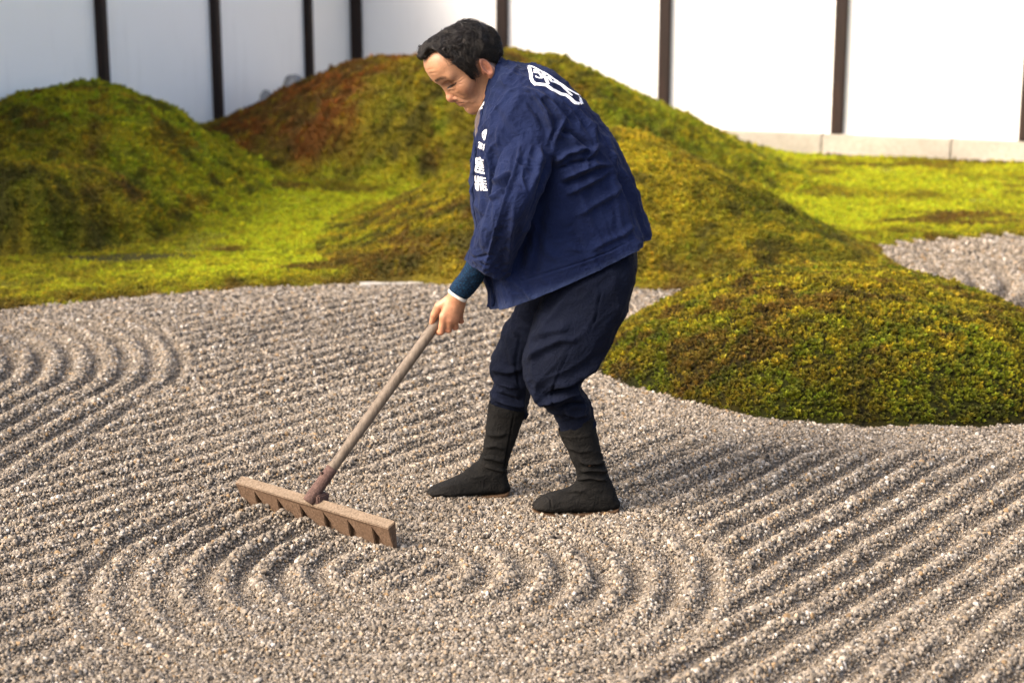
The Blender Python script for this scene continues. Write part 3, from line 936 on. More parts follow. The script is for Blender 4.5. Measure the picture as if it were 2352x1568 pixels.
def head_sdf(p):
    m = mir(p)
    d = ell(p, (.010, 0, .037), (.094, .075, .076))
    d = smin(d, ell(p, (.063, 0, .072), (.052, .060, .052)), .03)
    d = smin(d, ell(p, (.046, 0, -.012), (.056, .050, .070)), .03)           # middle face
    d = smin(d, cap(m, (-.004, .055, -.030), (.058, .030, -.068), .018, .016), .022)   # jaw line
    d = smin(d, cap(m, (-.006, .058, .0), (-.004, .058, -.03), .018, .019), .02)
    d = smax(d, -ell(m, (.052, .066, -.026), (.026, .015, .022)), .022)
    d = smin(d, ell(p, (.080, 0, -.066), (.021, .024, .019)), .022)           # chin
    d = smin(d, ell(m, (.066, .043, -.002), (.024, .020, .019)), .022)        # cheek bones
    d = smin(d, cap(m, (.098, .010, .050), (.083, .046, .045), .0125, .011), .014)     # brow
    d = smin(d, ell(p, (.074, 0, -.030), (.029, .034, .028)), .02)            # mouth mound
    d = smax(d, -ell(m, (.096, .033, .026), (.014, .019, .0115)), .012)       # eye sockets
    d = smin(d, ell(m, (.0715, .0340, .024), (.0150, .0175, .0140)), .005)    # lids over the eyeball
    d = smin(d, cap(m, (.0835, .019, .0125), (.0700, .050, .0140), .0036), .007)  # lower lid bag
    d = smin(d, cap(p, (.0895, 0, .034), (.1060, 0, -.007), .0100, .0115), .011)       # nose
    d = smin(d, ell(p, (.1080, 0, -.0110), (.0145, .0130, .0120)), .008)
    d = smin(d, ell(m, (.0975, .0155, -.0140), (.0115, .0085, .0088)), .005)
    d = smax(d, -ell(m, (.1035, .0070, -.0215), (.0060, .0038, .0040)), .003)        # nostrils
    d = smin(d, ell(p, (.0985, 0, -.0275), (.0080, .0200, .0048)), .006)             # upper lip
    d = smin(d, ell(p, (.0980, 0, -.0385), (.0082, .0180, .0060)), .006)             # lower lip
    d = smax(d, -cap(p, (.1000, -.012, -.0505), (.1000, .012, -.0505), .0030), .008)   # under the lip
    # ears
    e = ell(m, (.002, .0780, .002), (.0125, .0065, .0260))
    e = smax(e, -ell(m, (.005, .0855, .003), (.0080, .0072, .0180)), .003)
    tor = np.sqrt((np.sqrt(((m[..., 0] - .001) / .0112) ** 2 + ((m[..., 2] - .004) / .0230) ** 2) - 1) ** 2 * .016 ** 2 + (m[..., 1] - .0822) ** 2) - .0030
    tor = smax(tor, -(m[..., 2] + .012 + (m[..., 0] - .018) * -1.2), .003)
    e = smin(e, tor, .004)
    e = smin(e, ell(m, (.008, .0785, -.0205), (.0068, .0045, .0080)), .005)
    e = smin(e, cap(m, (.017, .076, -.004), (.015, .078, .003), .0042), .004)
    d = smin(d, e, .005)
    # neck
    d = smin(d, cap(p, (-.006, 0, -.010), (-.014, 0, -.115), .049, .053), .03)
    return d

SKIN = np.array([.355, .185, .105])
def skin_colour(l):
    m = mir(l); n = len(l)
    col = np.broadcast_to(SKIN, (n, 3)).copy()
    g = lambda c, r: np.exp(-(((m - np.array(c)) / np.array(r)) ** 2).sum(1))
    col = lerp(col, np.array([.44, .15, .09]), .55 * g((.112, 0, -.010), (.016, .018, .016)))
    col = lerp(col, np.array([.33, .14, .075]), .6 * g((.075, .05, -.008), (.03, .022, .022)))
    col = lerp(col, np.array([.27, .10, .07]), .7 * (g((.099, .008, -.0275), (.012, .018, .0035)) + g((.099, .006, -.0385), (.012, .017, .0045))))
    col = lerp(col, np.array([.40, .145, .085]), .7 * np.clip(g((.002, .085, .002), (.03, .012, .035)) * 1.5, 0, 1))
    col = lerp(col, np.array([.25, .12, .07]), .5 * g((.080, .034, .010), (.02, .018, .006)))
    blot = fbm(l, .016, 3, 90)
    col = col * (1 + .22 * blot)[:, None]
    spots = sstep(.50, .62, fbm(l, .008, 2, 91)); col = lerp(col, np.array([.22, .10, .06]), .35 * spots)
    # brows and lashes
    by = m[:, 1]; bz = .0515 + .004 * np.sin((by - .012) / .036 * 2.6) - .10 * np.maximum(by - .038, 0)
    brow = sstep(.0075, .002, np.abs(m[:, 2] - bz)) * sstep(.010, .017, by) * sstep(.054, .044, by) * (m[:, 0] > .06)
    col = lerp(col, np.array([.035, .024, .02]), np.clip(brow * .45, 0, .85))
    lz = .0165 + (by - .018) * .118
    lz = np.interp(by, [.018, .028, .040, .0525], [.0165, .0150, .0165, .0205])
    lash = sstep(.0026, .0008, np.abs(m[:, 2] - lz)) * sstep(.0150, .0180, by) * sstep(.0550, .0515, by) * (m[:, 0] > .055)
    col = lerp(col, np.array([.012, .009, .008]), .95 * lash)
    mo = sstep(.0022, .0008, np.abs(m[:, 2] - np.interp(by, [0, .012, .022, .0285], [-.032, -.0318, -.033, -.0352]))) * sstep(.031, .027, by) * (m[:, 0] > .08)
    col = lerp(col, np.array([.10, .035, .028]), .85 * mo)
    scalp = sstep(-.01, .012, scalp_in(l)); col = lerp(col, np.array([.05, .034, .028]), .85 * scalp)
    return col

def scalp_in(l):
    """positive where hair grows (head coordinates)"""
    x, y, z = l[:, 0], np.abs(l[:, 1]), l[:, 2]
    side = np.interp(x, [-.12, -.041, -.020, -.010, .004, .026, .040, .050, .056, .060, .066, .12],
                        [-.050, -.046, -.034, .016, .034, .030, .004, .012, .045, .066, .076, .078])
    xl = np.interp(y, [0, .010, .022, .033, .045, .060], [.098, .097, .086, .067, .060, .056]) + .10 * np.clip(z - .112, -.01, .02)
    return np.where(z > .074, np.minimum(z - side, xl - x), z - side)

V, F = surface_nets(head_sdf, (-.16, -.10, -.175), (.13, .10, .135), .0018)
# wrinkles: fine lines pressed into the face, given in the (left, up) plane of the face
WR = [([(0, -.0320), (.012, -.0318), (.022, -.0330), (.0285, -.0352)], .0014, .0034),            # mouth
      ([(.0190, -.0085), (.0260, -.0160), (.0335, -.0285), (.0375, -.0400)], .0028, .0034),       # cheek fold
      ([(.0400, -.0300), (.0445, -.0440), (.0430, -.0580)], .0030, .0022),
      ([(.0330, -.0430), (.0350, -.0560)], .0024, .0016),
      ([(.0180, .0165), (.0280, .0150), (.0400, .0165), (.0525, .0205)], .0013, .0030),           # closed lids
      ([(.0170, .0300), (.0300, .0340), (.0440, .0325), (.0540, .0270)], .0018, .0026),           # lid crease
      ([(.0190, .0085), (.0300, .0045), (.0430, .0065)], .0026, .0018),                           # bag under the eye
      ([(.0540, .0200), (.0640, .0170)], .0014, .0014), ([(.0540, .0230), (.0640, .0250)], .0014, .0012), ([(.0530, .0170), (.0620, .0105)], .0014, .0012),
      ([(0, .0750), (.020, .0765), (.040, .0740)], .0022, .0007), ([(0, .0860), (.018, .0880), (.038, .0860)], .0022, .0005), ([(.004, .0480), (.006, .0580)], .0020, .0012)]
low_face = np.maximum(.022 - V[:, 2], 0) * sstep(-.02, .05, V[:, 0])
face_C = skin_colour(V)
am = np.abs(V[:, 1])
for line, wd_, dep in WR:
    ln = np.array(line); best = np.full(len(V), 1e9); ps = np.zeros(len(V))
    for k in range(len(ln) - 1):
        a, b = ln[k], ln[k + 1]; ab = b - a
        t_ = np.clip(((am - a[0]) * ab[0] + (V[:, 2] - a[1]) * ab[1]) / ab.dot(ab), 0, 1)
        dd_ = np.hypot(am - a[0] - t_ * ab[0], V[:, 2] - a[1] - t_ * ab[1]); m_ = dd_ < best
        best = np.where(m_, dd_, best); ps = np.where(m_, (k + t_) / (len(ln) - 1), ps)
    dl = dep * np.exp(-(best / wd_) ** 2) * (V[:, 0] > .045) * (1 - .6 * sstep(.75, 1, ps))
    V[:, 0] -= dl * .85; V[:, 1] -= np.sign(V[:, 1]) * dl * .5
    lip = .35 * dep * np.exp(-((best - wd_ * 2.4) / (wd_ * 1.2)) ** 2) * (V[:, 0] > .045); V[:, 0] += lip
V[:, 2] -= .10 * low_face
body_V = [head_world(V)]; body_F = [F]; body_C = [face_C]; off = len(V)

# ------------------------------------------------------------------ the man: hands and what lies under the clothes
def W(x, y, Y): return tuple(at(x, y, Y))
def hand_sdf(pts, axis):
    """pts: wrist, list of four fingers (chains with radii), thumb chain"""
    def f(p):
        d = None
        for (a, b, ra, rb) in pts['palm']:
            e = cap(p, a, b, ra, rb); d = e if d is None else smin(d, e, .016)
        for ch, R in pts['fingers']:
            e = None
            for k in range(len(ch) - 1):
                c = cap(p, ch[k], ch[k + 1], R[k], R[k + 1]); e = c if e is None else smin(e, c, .003)
            d = smin(d, e, .0055)
        return d
    return f
lh = dict(palm=[], fingers=[])
wr = W(1052, 676, 4.945)
K = [W(1019, 727, 4.946), W(1033, 734, 4.948), W(1045, 732, 4.956), W(1055, 723, 4.968)]
for k in range(4):
    lh['palm'].append((wr if k in (1, 2) else (W(1043, 677, 4.948) if k == 0 else W(1060, 683, 4.952)), K[k], .0165 if k else .0155, .0125 if k < 3 else .0115))
lh['palm'].append((W(1066, 654, 4.930), wr, .0215, .0225))
lh['palm'].append((W(1040, 690, 4.965), W(1040, 722, 4.972), .018, .014))
lh['fingers'] += [
    ([K[0], W(1013, 762, 4.953), W(1006, 763, 4.985), W(999, 752, 5.008)], [.0118, .0098, .0085, .0075]),
    ([K[1], W(1030, 757, 4.960), W(1019, 757, 4.995), W(1009, 744, 5.012)], [.0120, .0100, .0088, .0078]),
    ([K[2], W(1046, 751, 4.972), W(1033, 744, 5.008), W(1021, 730, 5.016)], [.0112, .0096, .0085, .0075]),
    ([K[3], W(1059, 737, 4.985), W(1047, 727, 5.015), W(1036, 718, 5.018)], [.0100, .0088, .0078, .0068]),
    ([W(1034, 688, 4.955), W(1008, 704, 4.958), W(998, 722, 4.966), W(992, 740, 4.975)], [.0160, .0130, .0112, .0082])]
lo = at(985, 780, 5.04); hi = at(1085, 640, 4.90)
V, F = surface_nets(hand_sdf(lh, None), (lo[0] - .02, 4.905, lo[2] - .01), (hi[0] + .02, 5.045, hi[2] + .0), .0021)
def hand_colour(V):
    n = len(V); c = np.broadcast_to(np.array([.40, .195, .11]), (n, 3)).copy()
    for k, kk in enumerate(K):
        c = lerp(c, np.array([.42, .14, .085]), .7 * np.exp(-((V - np.array(kk)) ** 2).sum(1) / .011 ** 2))
    for ch, R in lh['fingers']:
        c = lerp(c, np.array([.43, .135, .08]), .7 * np.exp(-((V - np.array(ch[1])) ** 2).sum(1) / .012 ** 2))
    return c * (1 + .24 * fbm(V, .010, 3, 95))[:, None]
body_V.append(V); body_F.append(F + off); body_C.append(hand_colour(V)); off += len(V)

HR = HS + hd * 1.05                                                   # the right hand, higher up the handle, behind the left sleeve
side_ = np.cross(hd, np.array([0, 1.0, 0])); side_ /= np.linalg.norm(side_)
def right_hand(p):
    d = cap(p, HR + np.array([.03, .035, .03]), HR + np.array([.0, .03, -.005]), .028, .024)
    for k in range(4):
        b = HR + hd * (.028 - .019 * k)
        ch = [b + np.array([.005, .034, .0]), b + side_ * .030 + np.array([0, .004, 0]), b + side_ * .02 - np.array([0, .024, 0]), b - side_ * .008 - np.array([0, .026, 0])]
        e = cap(p, ch[0], ch[1], .0105, .0095)
        e = smin(e, cap(p, ch[1], ch[2], .0095, .0088), .003); e = smin(e, cap(p, ch[2], ch[3], .0088, .0078), .003)
        d = smin(d, e, .005)
    t = HR - hd * .02
    e = smin(cap(p, HR + np.array([.01, .03, .0]), t - side_ * .03 + np.array([0, .006, 0]), .015, .012), cap(p, t - side_ * .03 + np.array([0, .006, 0]), t - side_ * .022 - np.array([0, .02, 0]), .012, .009), .004)
    d = smin(d, e, .006)
    return smin(d, cap(p, HR + np.array([.03, .035, .03]), HR + np.array([.10, .05, .10]), .026, .032), .012)
V, F = surface_nets(right_hand, HR - .07, HR + np.array([.12, .09, .12]), .003)
body_V.append(V); body_F.append(F + off); body_C.append(np.broadcast_to(np.array([.50, .26, .155]), (len(V), 3)) * (1 + .12 * fbm(V, .012, 3, 96))[:, None]); off += len(V)

JN = {k: np.array(W(*v)) for k, v in dict(
    neck=(1142, 218, 5.02), chest=(1240, 312, 5.03), waist=(1330, 450, 5.03), pelvis=(1350, 545, 5.03),
    shl=(1222, 285, 4.90), ell=(1190, 468, 4.81), wrl=(1052, 677, 4.943), shr=(1205, 305, 5.16), elr=(1160, 470, 5.265),
    hipl=(1370, 600, 4.95), knl=(1275, 868, 4.92), anl=(1363, 1090, 4.938), hipr=(1350, 600, 5.10), knr=(1180, 830, 5.13), anr=(1140, 1060, 5.10)).items()}
JN['wrr'] = HR + np.array([.05, .04, .05])
def body_sdf(p):
    J = JN
    d = cap(p, J['neck'], J['chest'], .06, .105)
    d = smin(d, cap(p, J['chest'], J['waist'], .12, .115), .06)
    d = smin(d, cap(p, J['waist'], J['pelvis'], .105, .105), .06)
    for s in 'lr':
        d = smin(d, cap(p, J['chest'], J['sh' + s], .075, .045), .03)
        d = smin(d, cap(p, J['sh' + s], J['el' + s], .044, .036), .03)
        d = smin(d, cap(p, J['el' + s], J['wr' + s], .032, .023), .02)
        d = smin(d, cap(p, J['pelvis'], J['hip' + s], .09, .075), .05)
        d = smin(d, cap(p, J['hip' + s], J['kn' + s], .066, .044), .04)
        d = smin(d, cap(p, J['kn' + s], J['an' + s], .038, .028), .03)
    return d
allJ = np.array(list(JN.values()))
V, F = surface_nets(body_sdf, allJ.min(0) - .15, allJ.max(0) + .15, .012)
body_V.append(V); body_F.append(F + off); body_C.append(np.broadcast_to(SKIN, (len(V), 3))); off += len(V)
me = mesh_np('person', np.concatenate(body_V), np.concatenate(body_F))
vcol(me, 'col', np.concatenate(body_C).astype(np.float32))
M_SKIN = m_attr('skin', .43, .42, .08, 420, .35)
person = obj('person', me, M_SKIN)
tag(person, 'man in a blue work coat bending forward to pull a rake through the gravel', 'person')

# ------------------------------------------------------------------ clothes: lofted tubes with sculpted folds
def catmull(A, n):
    """rows of A resampled to n smoothly spaced rows"""
    A = np.asarray(A, float); m = len(A)
    t = np.linspace(0, m - 1, n); i = np.clip(t.astype(int), 0, m - 2); f = (t - i)[:, None]
    p0 = A[np.maximum(i - 1, 0)]; p1 = A[i]; p2 = A[i + 1]; p3 = A[np.minimum(i + 2, m - 1)]
    return .5 * (2 * p1 + (p2 - p0) * f + (2 * p0 - 5 * p1 + 4 * p2 - p3) * f ** 2 + (-p0 + 3 * p1 - 3 * p2 + p3) * f ** 3)

def loft(sections, rows, cols, power=2.4, phi0=0.0, phi1=2 * math.pi):
    """sections: (front x, front y, back x, back y, Y centre, half width near, half width far).
    phi = 0 at the front edge, pi/2 on the side near the camera, pi at the back."""
    S = catmull(sections, rows)
    ph = np.linspace(phi0, phi1, cols)
    c, s = np.cos(ph), np.sin(ph)
    cc = np.sign(c) * np.abs(c) ** (2 / power); ss = np.sign(s) * np.abs(s) ** (2 / power)
    out = np.empty((rows, cols, 3))
    for r in range(rows):
        fx, fy, bx, by, Yc, wn, wf = S[r]
        a = at(fx, fy, Yc); b = at(bx, by, Yc); m = (a + b) / 2; h = (a - b) / 2
        w = np.where(ss > 0, -wn, -wf)
        out[r] = m + cc[:, None] * h + (ss * w)[:, None] * np.array([0, 1.0, 0])
    return out

def grid_faces(rows, cols, closed):
    i = np.arange(rows * cols).reshape(rows, cols)
    if closed: i = np.concatenate([i, i[:, :1]], 1)
    return np.stack([i[:-1, :-1], i[1:, :-1], i[1:, 1:], i[:-1, 1:]], -1).reshape(-1, 4)

def grid_normals(G, closed):
    if closed:
        du = np.roll(G, -1, 1) - np.roll(G, 1, 1)
    else:
        du = np.gradient(G, axis=1)
    dv = np.gradient(G, axis=0)
    n = np.cross(dv, du); n /= np.maximum(np.linalg.norm(n, axis=-1), 1e-9)[..., None]
    return n

def seg_dist(px, py, line):
    """distance to a polyline and position along it (0..1)"""
    line = np.asarray(line, float); best = np.full(px.shape, 1e9); pos = np.zeros(px.shape)
    seg = np.hypot(*(np.diff(line, axis=0).T)); cum = np.concatenate([[0], np.cumsum(seg)]); tot = cum[-1]
    sgn = np.ones(px.shape)
    for k in range(len(line) - 1):
        a, b = line[k], line[k + 1]; ab = b - a
        t = np.clip(((px - a[0]) * ab[0] + (py - a[1]) * ab[1]) / ab.dot(ab), 0, 1)
        dx, dy = px - a[0] - t * ab[0], py - a[1] - t * ab[1]; d = np.hypot(dx, dy)
        m = d < best; best = np.where(m, d, best); pos = np.where(m, (cum[k] + t * seg[k]) / tot, pos)
        sgn = np.where(m, np.sign(ab[0] * dy - ab[1] * dx), sgn)
    return best, pos, sgn

def add_folds(G, folds, closed, noise=(.0025, .05), seed=0, crush=None, mask=None):
    """raise ridges and valleys along fold lines; each fold is (line, width, height[, one-sided])"""
    n = grid_normals(G, closed)
    u, v = project(G)
    facing = sstep(-.1, .35, -n[..., 1] * 1.0 + .0)
    D = np.zeros(G.shape[:2])
    for fo in folds:
        line, wd, hgt = fo[0], fo[1], fo[2]
        d, pos, sg = seg_dist(u, v, line)
        taper = sstep(-.02, .22, pos) * sstep(1.02, .72, pos)
        if len(fo) > 3:      # a soft step instead of a ridge
            D += hgt * facing * taper * sstep(-wd, wd, d * sg) * np.exp(-(d / (wd * fo[3])) ** 2)
        else:
            # a fold is a fairly sharp crest that falls away faster on its lower side
            e_ = d / (wd * np.where(sg > 0, .75, 1.35))
            D += 2.5 * hgt * facing * taper * (1 / (1 + e_ ** 2) ** 1.6 - .40 * np.exp(-(d / (wd * 2.6)) ** 2))
    D += noise[0] * fbm(G, noise[1], 3, 200 + seed)
    if crush:
        # crushed cloth: creases drawn out along the direction crush[1]
        ax = np.array(crush[1], float); ax /= np.linalg.norm(ax)
        al = (G @ ax)[..., None] * ax
        q = (G - al) + al * .28 + .02 * np.stack([fbm(G, .12, 2, 230 + seed + k) for k in range(3)], -1)
        r1 = 1 - np.abs(fbm(q, crush[2], 2, 220 + seed)) * 2; r2 = 1 - np.abs(fbm(q, crush[2] * .45, 2, 221 + seed)) * 2
        D += crush[0] * (np.clip(r1, 0, 1) ** 3 + .5 * np.clip(r2, 0, 1) ** 3 - .3)
    if mask is not None: D = D * mask
    return G + n * D[..., None]

def cloth(name, G, closed, mat, parent, fade=None, thick=.0025, uv=False):
    rows, cols = G.shape[:2]
    Fc = grid_faces(rows, cols, closed)
    me = mesh_np(name, G.reshape(-1, 3), Fc)
    if fade is not None:
        a = me.attributes.new('fade', 'FLOAT', 'POINT'); a.data.foreach_set('value', fade.astype(np.float32).ravel())
    if uv:
        ul = me.uv_layers.new(name='UVMap')
        vi = np.empty(len(me.loops), np.int32); me.loops.foreach_get('vertex_index', vi)
        ul.data.foreach_set('uv', np.stack([(vi % cols) / cols, (vi // cols) / rows], -1).astype(np.float32).ravel())
    o = obj(name, me, mat, parent)
    if thick:
        md = o.modifiers.new('thickness', 'SOLIDIFY'); md.thickness = thick; md.offset = -1
    return o

Z2 = lambda pts: [(1004.9 + .3845 * x, 114.8 + .3845 * y) for x, y in pts]        # from an enlarged view of the coat
Z3 = lambda pts: [(918.8 + .4577 * x, 488.1 + .4577 * y) for x, y in pts]         # from an enlarged view of the legs
M_COAT = m_cloth('indigo_cotton', (.0030, .0066, .029), (.0062, .0122, .046), 1300, (.024, .036, .085), .9, .3, .03)
M_TROUSER = m_cloth('dark_navy_twill', (.0015, .0028, .0085), (.0028, .0048, .0145), 1500, None, .9, .2, 0.0)
M_BOOT = m_cloth('black_canvas', (.0035, .0035, .0036), (.0075, .0072, .007), 900, (.022, .019, .016), .9, .35, 0.0)
M_SOLE = m_plain('tan_rubber', (.07, .040, .021), .8, .2)
M_WHITE = m_plain('white_cotton', (.72, .71, .68), .85, .2, .06)
M_PRINT = m_plain('white_print', (.74, .74, .76), .8, .2, .05)
M_SCARF = m_cloth('mauve_grey_vest', (.045, .034, .036), (.09, .066, .066), 700)
M_SLATE = m_cloth('slate_shirt', (.02, .022, .03), (.04, .044, .055), 700)
M_BLACK = m_plain('black_cord', (.006, .006, .006), .7, .3)
M_KNIT = m_knit()

YC = 5.03
torso_sec = [
    (1108, 266, 1150, 139, YC - .01, .070, .070),
    (1104, 280, 1172, 146, YC - .01, .105, .105),
    (1099, 300, 1212, 150, YC, .150, .150),
    (1094, 325, 1262, 163, YC, .190, .190),
    (1090, 362, 1314, 206, YC, .212, .215),
    (1087, 412, 1366, 266, YC, .220, .222),
    (1090, 465, 1418, 338, YC, .216, .216),
    (1098, 525, 1450, 415, YC, .212, .214),
    (1110, 595, 1469, 480, YC, .210, .218),
    (1124, 655, 1482, 524, YC, .215, .226),
    (1134, 698, 1482, 543, YC, .218, .234)]
GAP = .07
ROWS, COLS = 210, 260
torso_sec = [(a, b, c, d, e, n * .93, f) for a, b, c, d, e, n, f in torso_sec]
Gt = loft(torso_sec, ROWS, COLS, 3.0, GAP, 2 * math.pi - GAP)
# the skirt of the coat flares in soft flutes towards the hem
rr = np.linspace(0, 1, ROWS)[:, None]; pp = np.linspace(GAP, 2 * math.pi - GAP, COLS)[None, :]
nt = grid_normals(Gt, False)
flute = .006 * np.sin(pp * 9 + 1.3 * np.sin(pp * 2)) * sstep(.6, 1, rr) + .010 * np.sin(pp * 17 + .6) * sstep(.72, 1, rr) * np.exp(-((pp - 2.95) / .32) ** 2)
Gt = Gt + nt * flute[..., None]
coat_folds = [
    (Z2([(470, 215), (560, 250), (640, 360), (680, 470), (640, 600)]), 7, .010),
    (Z2([(560, 225), (680, 320), (750, 420), (700, 540), (690, 620)]), 8, .012),
    (Z2([(650, 235), (760, 340), (840, 420), (850, 500)]), 7, .009),
    (Z2([(760, 270), (850, 370), (920, 470), (945, 580)]), 7, .008),
    (Z2([(520, 300), (600, 400), (640, 500)]), 6, -.007),
    (Z2([(690, 690), (780, 620), (880, 590), (955, 620)]), 6, .011),
    (Z2([(700, 735), (800, 680), (900, 660), (960, 640)]), 5, -.010),
    (Z2([(710, 790), (830, 735), (950, 690), (1060, 690)]), 7, .010),
    (Z2([(760, 870), (880, 810), (980, 760), (1060, 705)]), 7, .008),
    (Z2([(740, 820), (860, 770), (960, 720)]), 5, -.008),
    (Z2([(820, 1000), (930, 930), (1060, 860), (1130, 780)]), 10, .006),
    (Z2([(700, 480), (800, 500), (880, 560), (930, 640)]), 6, -.008),
    (Z2([(960, 560), (900, 640), (870, 720)]), 6, .008),
    (Z2([(1055, 690), (1110, 800), (1150, 920), (1180, 1050), (1215, 1160)]), 6, -.006),
    (Z2([(1080, 680), (1150, 820), (1200, 960), (1245, 1090)]), 5, .007),
    (Z2([(1040, 720), (1070, 900), (1100, 1060), (1150, 1180)]), 8, .004),
    (Z2([(1000, 500), (1040, 600), (1060, 700)]), 6, .006),
    (Z2([(690, 1130), (790, 1180), (870, 1210)]), 7, .004),
    (Z2([(900, 1200), (1000, 1150), (1120, 1100), (1200, 1030)]), 9, .005),
    (Z2([(360, 1420), (350, 1250), (330, 1100)]), 9, -.008),
    ([(1280, 350), (1252, 415), (1236, 465), (1216, 515), (1192, 580), (1172, 650)], 26, -.026),
    (Z2([(640, 900), (610, 1050), (590, 1250), (560, 1400)]), 14, -.010),
    (Z2([(735, 925), (760, 1020), (850, 1150), (872, 1255), (912, 1345)]), 2.6, -.0035),
    (Z2([(430, 1405), (660, 1330), (880, 1262), (1060, 1190), (1210, 1110)]), 2.2, -.0028),
    (Z2([(300, 560), (320, 700), (310, 900)]), 6, .006),
]
Gt = add_folds(Gt, coat_folds, False, (.0030, .05), 1, (.0095, (.45, .1, -.85), .062))
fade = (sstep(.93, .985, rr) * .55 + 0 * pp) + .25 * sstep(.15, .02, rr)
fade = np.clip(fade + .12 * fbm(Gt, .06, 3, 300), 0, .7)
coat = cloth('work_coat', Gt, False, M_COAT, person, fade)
coat['label'] = 'indigo blue short work coat with a white crest on the back and white lettering on the lapel'

sleeve_sec = [
    (1195, 240, 1275, 235, 5.00, .06, .07),
    (1176, 285, 1276, 285, 4.955, .075, .09),
    (1155, 335, 1272, 345, 4.895, .080, .09),
    (1139, 385, 1262, 398, 4.838, .080, .085),
    (1128, 437, 1243, 452, 4.792, .076, .08),
    (1112, 490, 1222, 505, 4.795, .074, .075),
    (1092, 535, 1203, 550, 4.825, .070, .07),
    (1080, 570, 1182, 596, 4.858, .066, .066),
    (1070, 598, 1162, 642, 4.885, .060, .060)]
sleeve_sec = [(a, b, c, d, e, n + .012, f) for a, b, c, d, e, n, f in sleeve_sec]
Gs = loft(sleeve_sec, 170, 150, 1.7)[:, :-1]
# where the sleeve grows out of the shoulder it is one cloth with the coat: blend the two surfaces
def tree_of(G_, closed):
    return BVHTree.FromPolygons([Vector(p) for p in G_.reshape(-1, 3)], [tuple(int(i) for i in f) for f in grid_faces(G_.shape[0], G_.shape[1], closed)])
_tt = tree_of(Gt, False)
SM = np.ones(Gs.shape[:2])
for r in range(int(.68 * len(Gs))):
    kk = .070 * (1 - float(sstep(.30, .66, r / len(Gs)))) + .002
    for c in range(Gs.shape[1]):
        P_ = Gs[r, c]
        if P_[1] > 4.97: continue
        hit = _tt.ray_cast(Vector((P_[0], 3.5, P_[2])), Vector((0, 1, 0)))[0]
        if hit is None: continue
        a_, b_ = P_[1], hit.y + .004
        SM[r, c] = float(sstep(-.012, .022, b_ - a_))
        h_ = min(1, max(0, .5 + .5 * (b_ - a_) / kk)); Gs[r, c, 1] = b_ + (a_ - b_) * h_ - kk * h_ * (1 - h_)
sl_folds = [
    (Z2([(505, 600), (440, 780), (380, 980), (325, 1160), (275, 1320)]), 5, .010),
    (Z2([(490, 320), (505, 500), (470, 700)]), 6, .009),
    (Z2([(470, 380), (450, 500), (400, 570)]), 7, -.009),
    (Z2([(340, 670), (400, 600), (490, 560)]), 6, .010),
    (Z2([(310, 570), (350, 560), (420, 480)]), 6, .009),
    (Z2([(330, 800), (390, 770), (450, 720)]), 7, .011),
    (Z2([(325, 870), (400, 800), (440, 750)]), 6, -.010),
    (Z2([(315, 900), (360, 850), (410, 820)]), 6, .008),
    (Z2([(600, 400), (620, 560), (590, 720), (540, 880)]), 9, .009),
    (Z2([(680, 560), (640, 720), (590, 900), (520, 1080)]), 8, -.006),
    (Z2([(460, 900), (440, 1050), (420, 1200), (405, 1370)]), 8, .006),
    (Z2([(350, 665), (470, 680), (620, 705)]), 2.0, -.004),
    (Z2([(200, 1245), (270, 1235), (330, 1215)]), 4, -.004),
    (Z2([(190, 1225), (300, 1290), (420, 1340)]), 2.0, -.002),
    (Z2([(560, 300), (640, 420), (680, 560)]), 8, .008)]
Gs = add_folds(Gs, sl_folds, True, (.003, .04), 2, (.0070, (-.35, 0, -.9), .05), SM)
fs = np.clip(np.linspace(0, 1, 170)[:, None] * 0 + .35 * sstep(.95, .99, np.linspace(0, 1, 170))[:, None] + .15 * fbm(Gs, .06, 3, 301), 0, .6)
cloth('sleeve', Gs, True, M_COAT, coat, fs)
# far sleeve, mostly hidden behind the body
far_sec = [(1165, 260, 1270, 240, 5.17, .08, .07), (1150, 330, 1260, 330, 5.235, .085, .085), (1130, 420, 1230, 430, 5.27, .08, .08), (1112, 490, 1205, 510, 5.285, .075, .075), (1108, 545, 1190, 570, 5.27, .065, .065)]
Gf = add_folds(loft(far_sec, 60, 60, 2.2)[:, :-1], [], True, (.005, .05), 3)
cloth('sleeve', Gf, True, M_COAT, coat, np.zeros(Gf.shape[:2]))

# lapel band: follows the front edge of the coat and stands up round the neck as a collar
SPL = catmull(torso_sec, ROWS)
def lapel(near):
    rows = 150; cols = 14; G_ = np.empty((rows, cols, 3))
    n0 = grid_normals(Gt, False)
    for r in range(rows):
        s = r / (rows - 1); ri = .02 + .965 * s
        k = min(int(ri * (ROWS - 1)), ROWS - 1)
        row = Gt[k]; nr = n0[k]
        width = .062
        idx = np.arange(COLS) if near else np.arange(COLS)[::-1]
        seg = np.concatenate([[0], np.cumsum(np.linalg.norm(np.diff(row[idx], axis=0), axis=1))])
        for c in range(cols):
            w = width * c / (cols - 1)
            j = np.interp(w, seg, np.arange(COLS)); j0 = int(j); j1 = min(j0 + 1, COLS - 1); f = j - j0
            P = row[idx[j0]] * (1 - f) + row[idx[j1]] * f; n_ = nr[idx[j0]]
            G_[r, c] = P + n_ * (.0055 if 0 < c < cols - 1 else .0015)
    return G_ if near else G_[:, ::-1]
Gl = lapel(True)
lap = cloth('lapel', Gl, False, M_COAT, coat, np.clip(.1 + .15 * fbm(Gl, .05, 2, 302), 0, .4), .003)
Gl2 = lapel(False); cloth('lapel', Gl2, False, M_COAT, coat, np.zeros(Gl2.shape[:2]), .003)
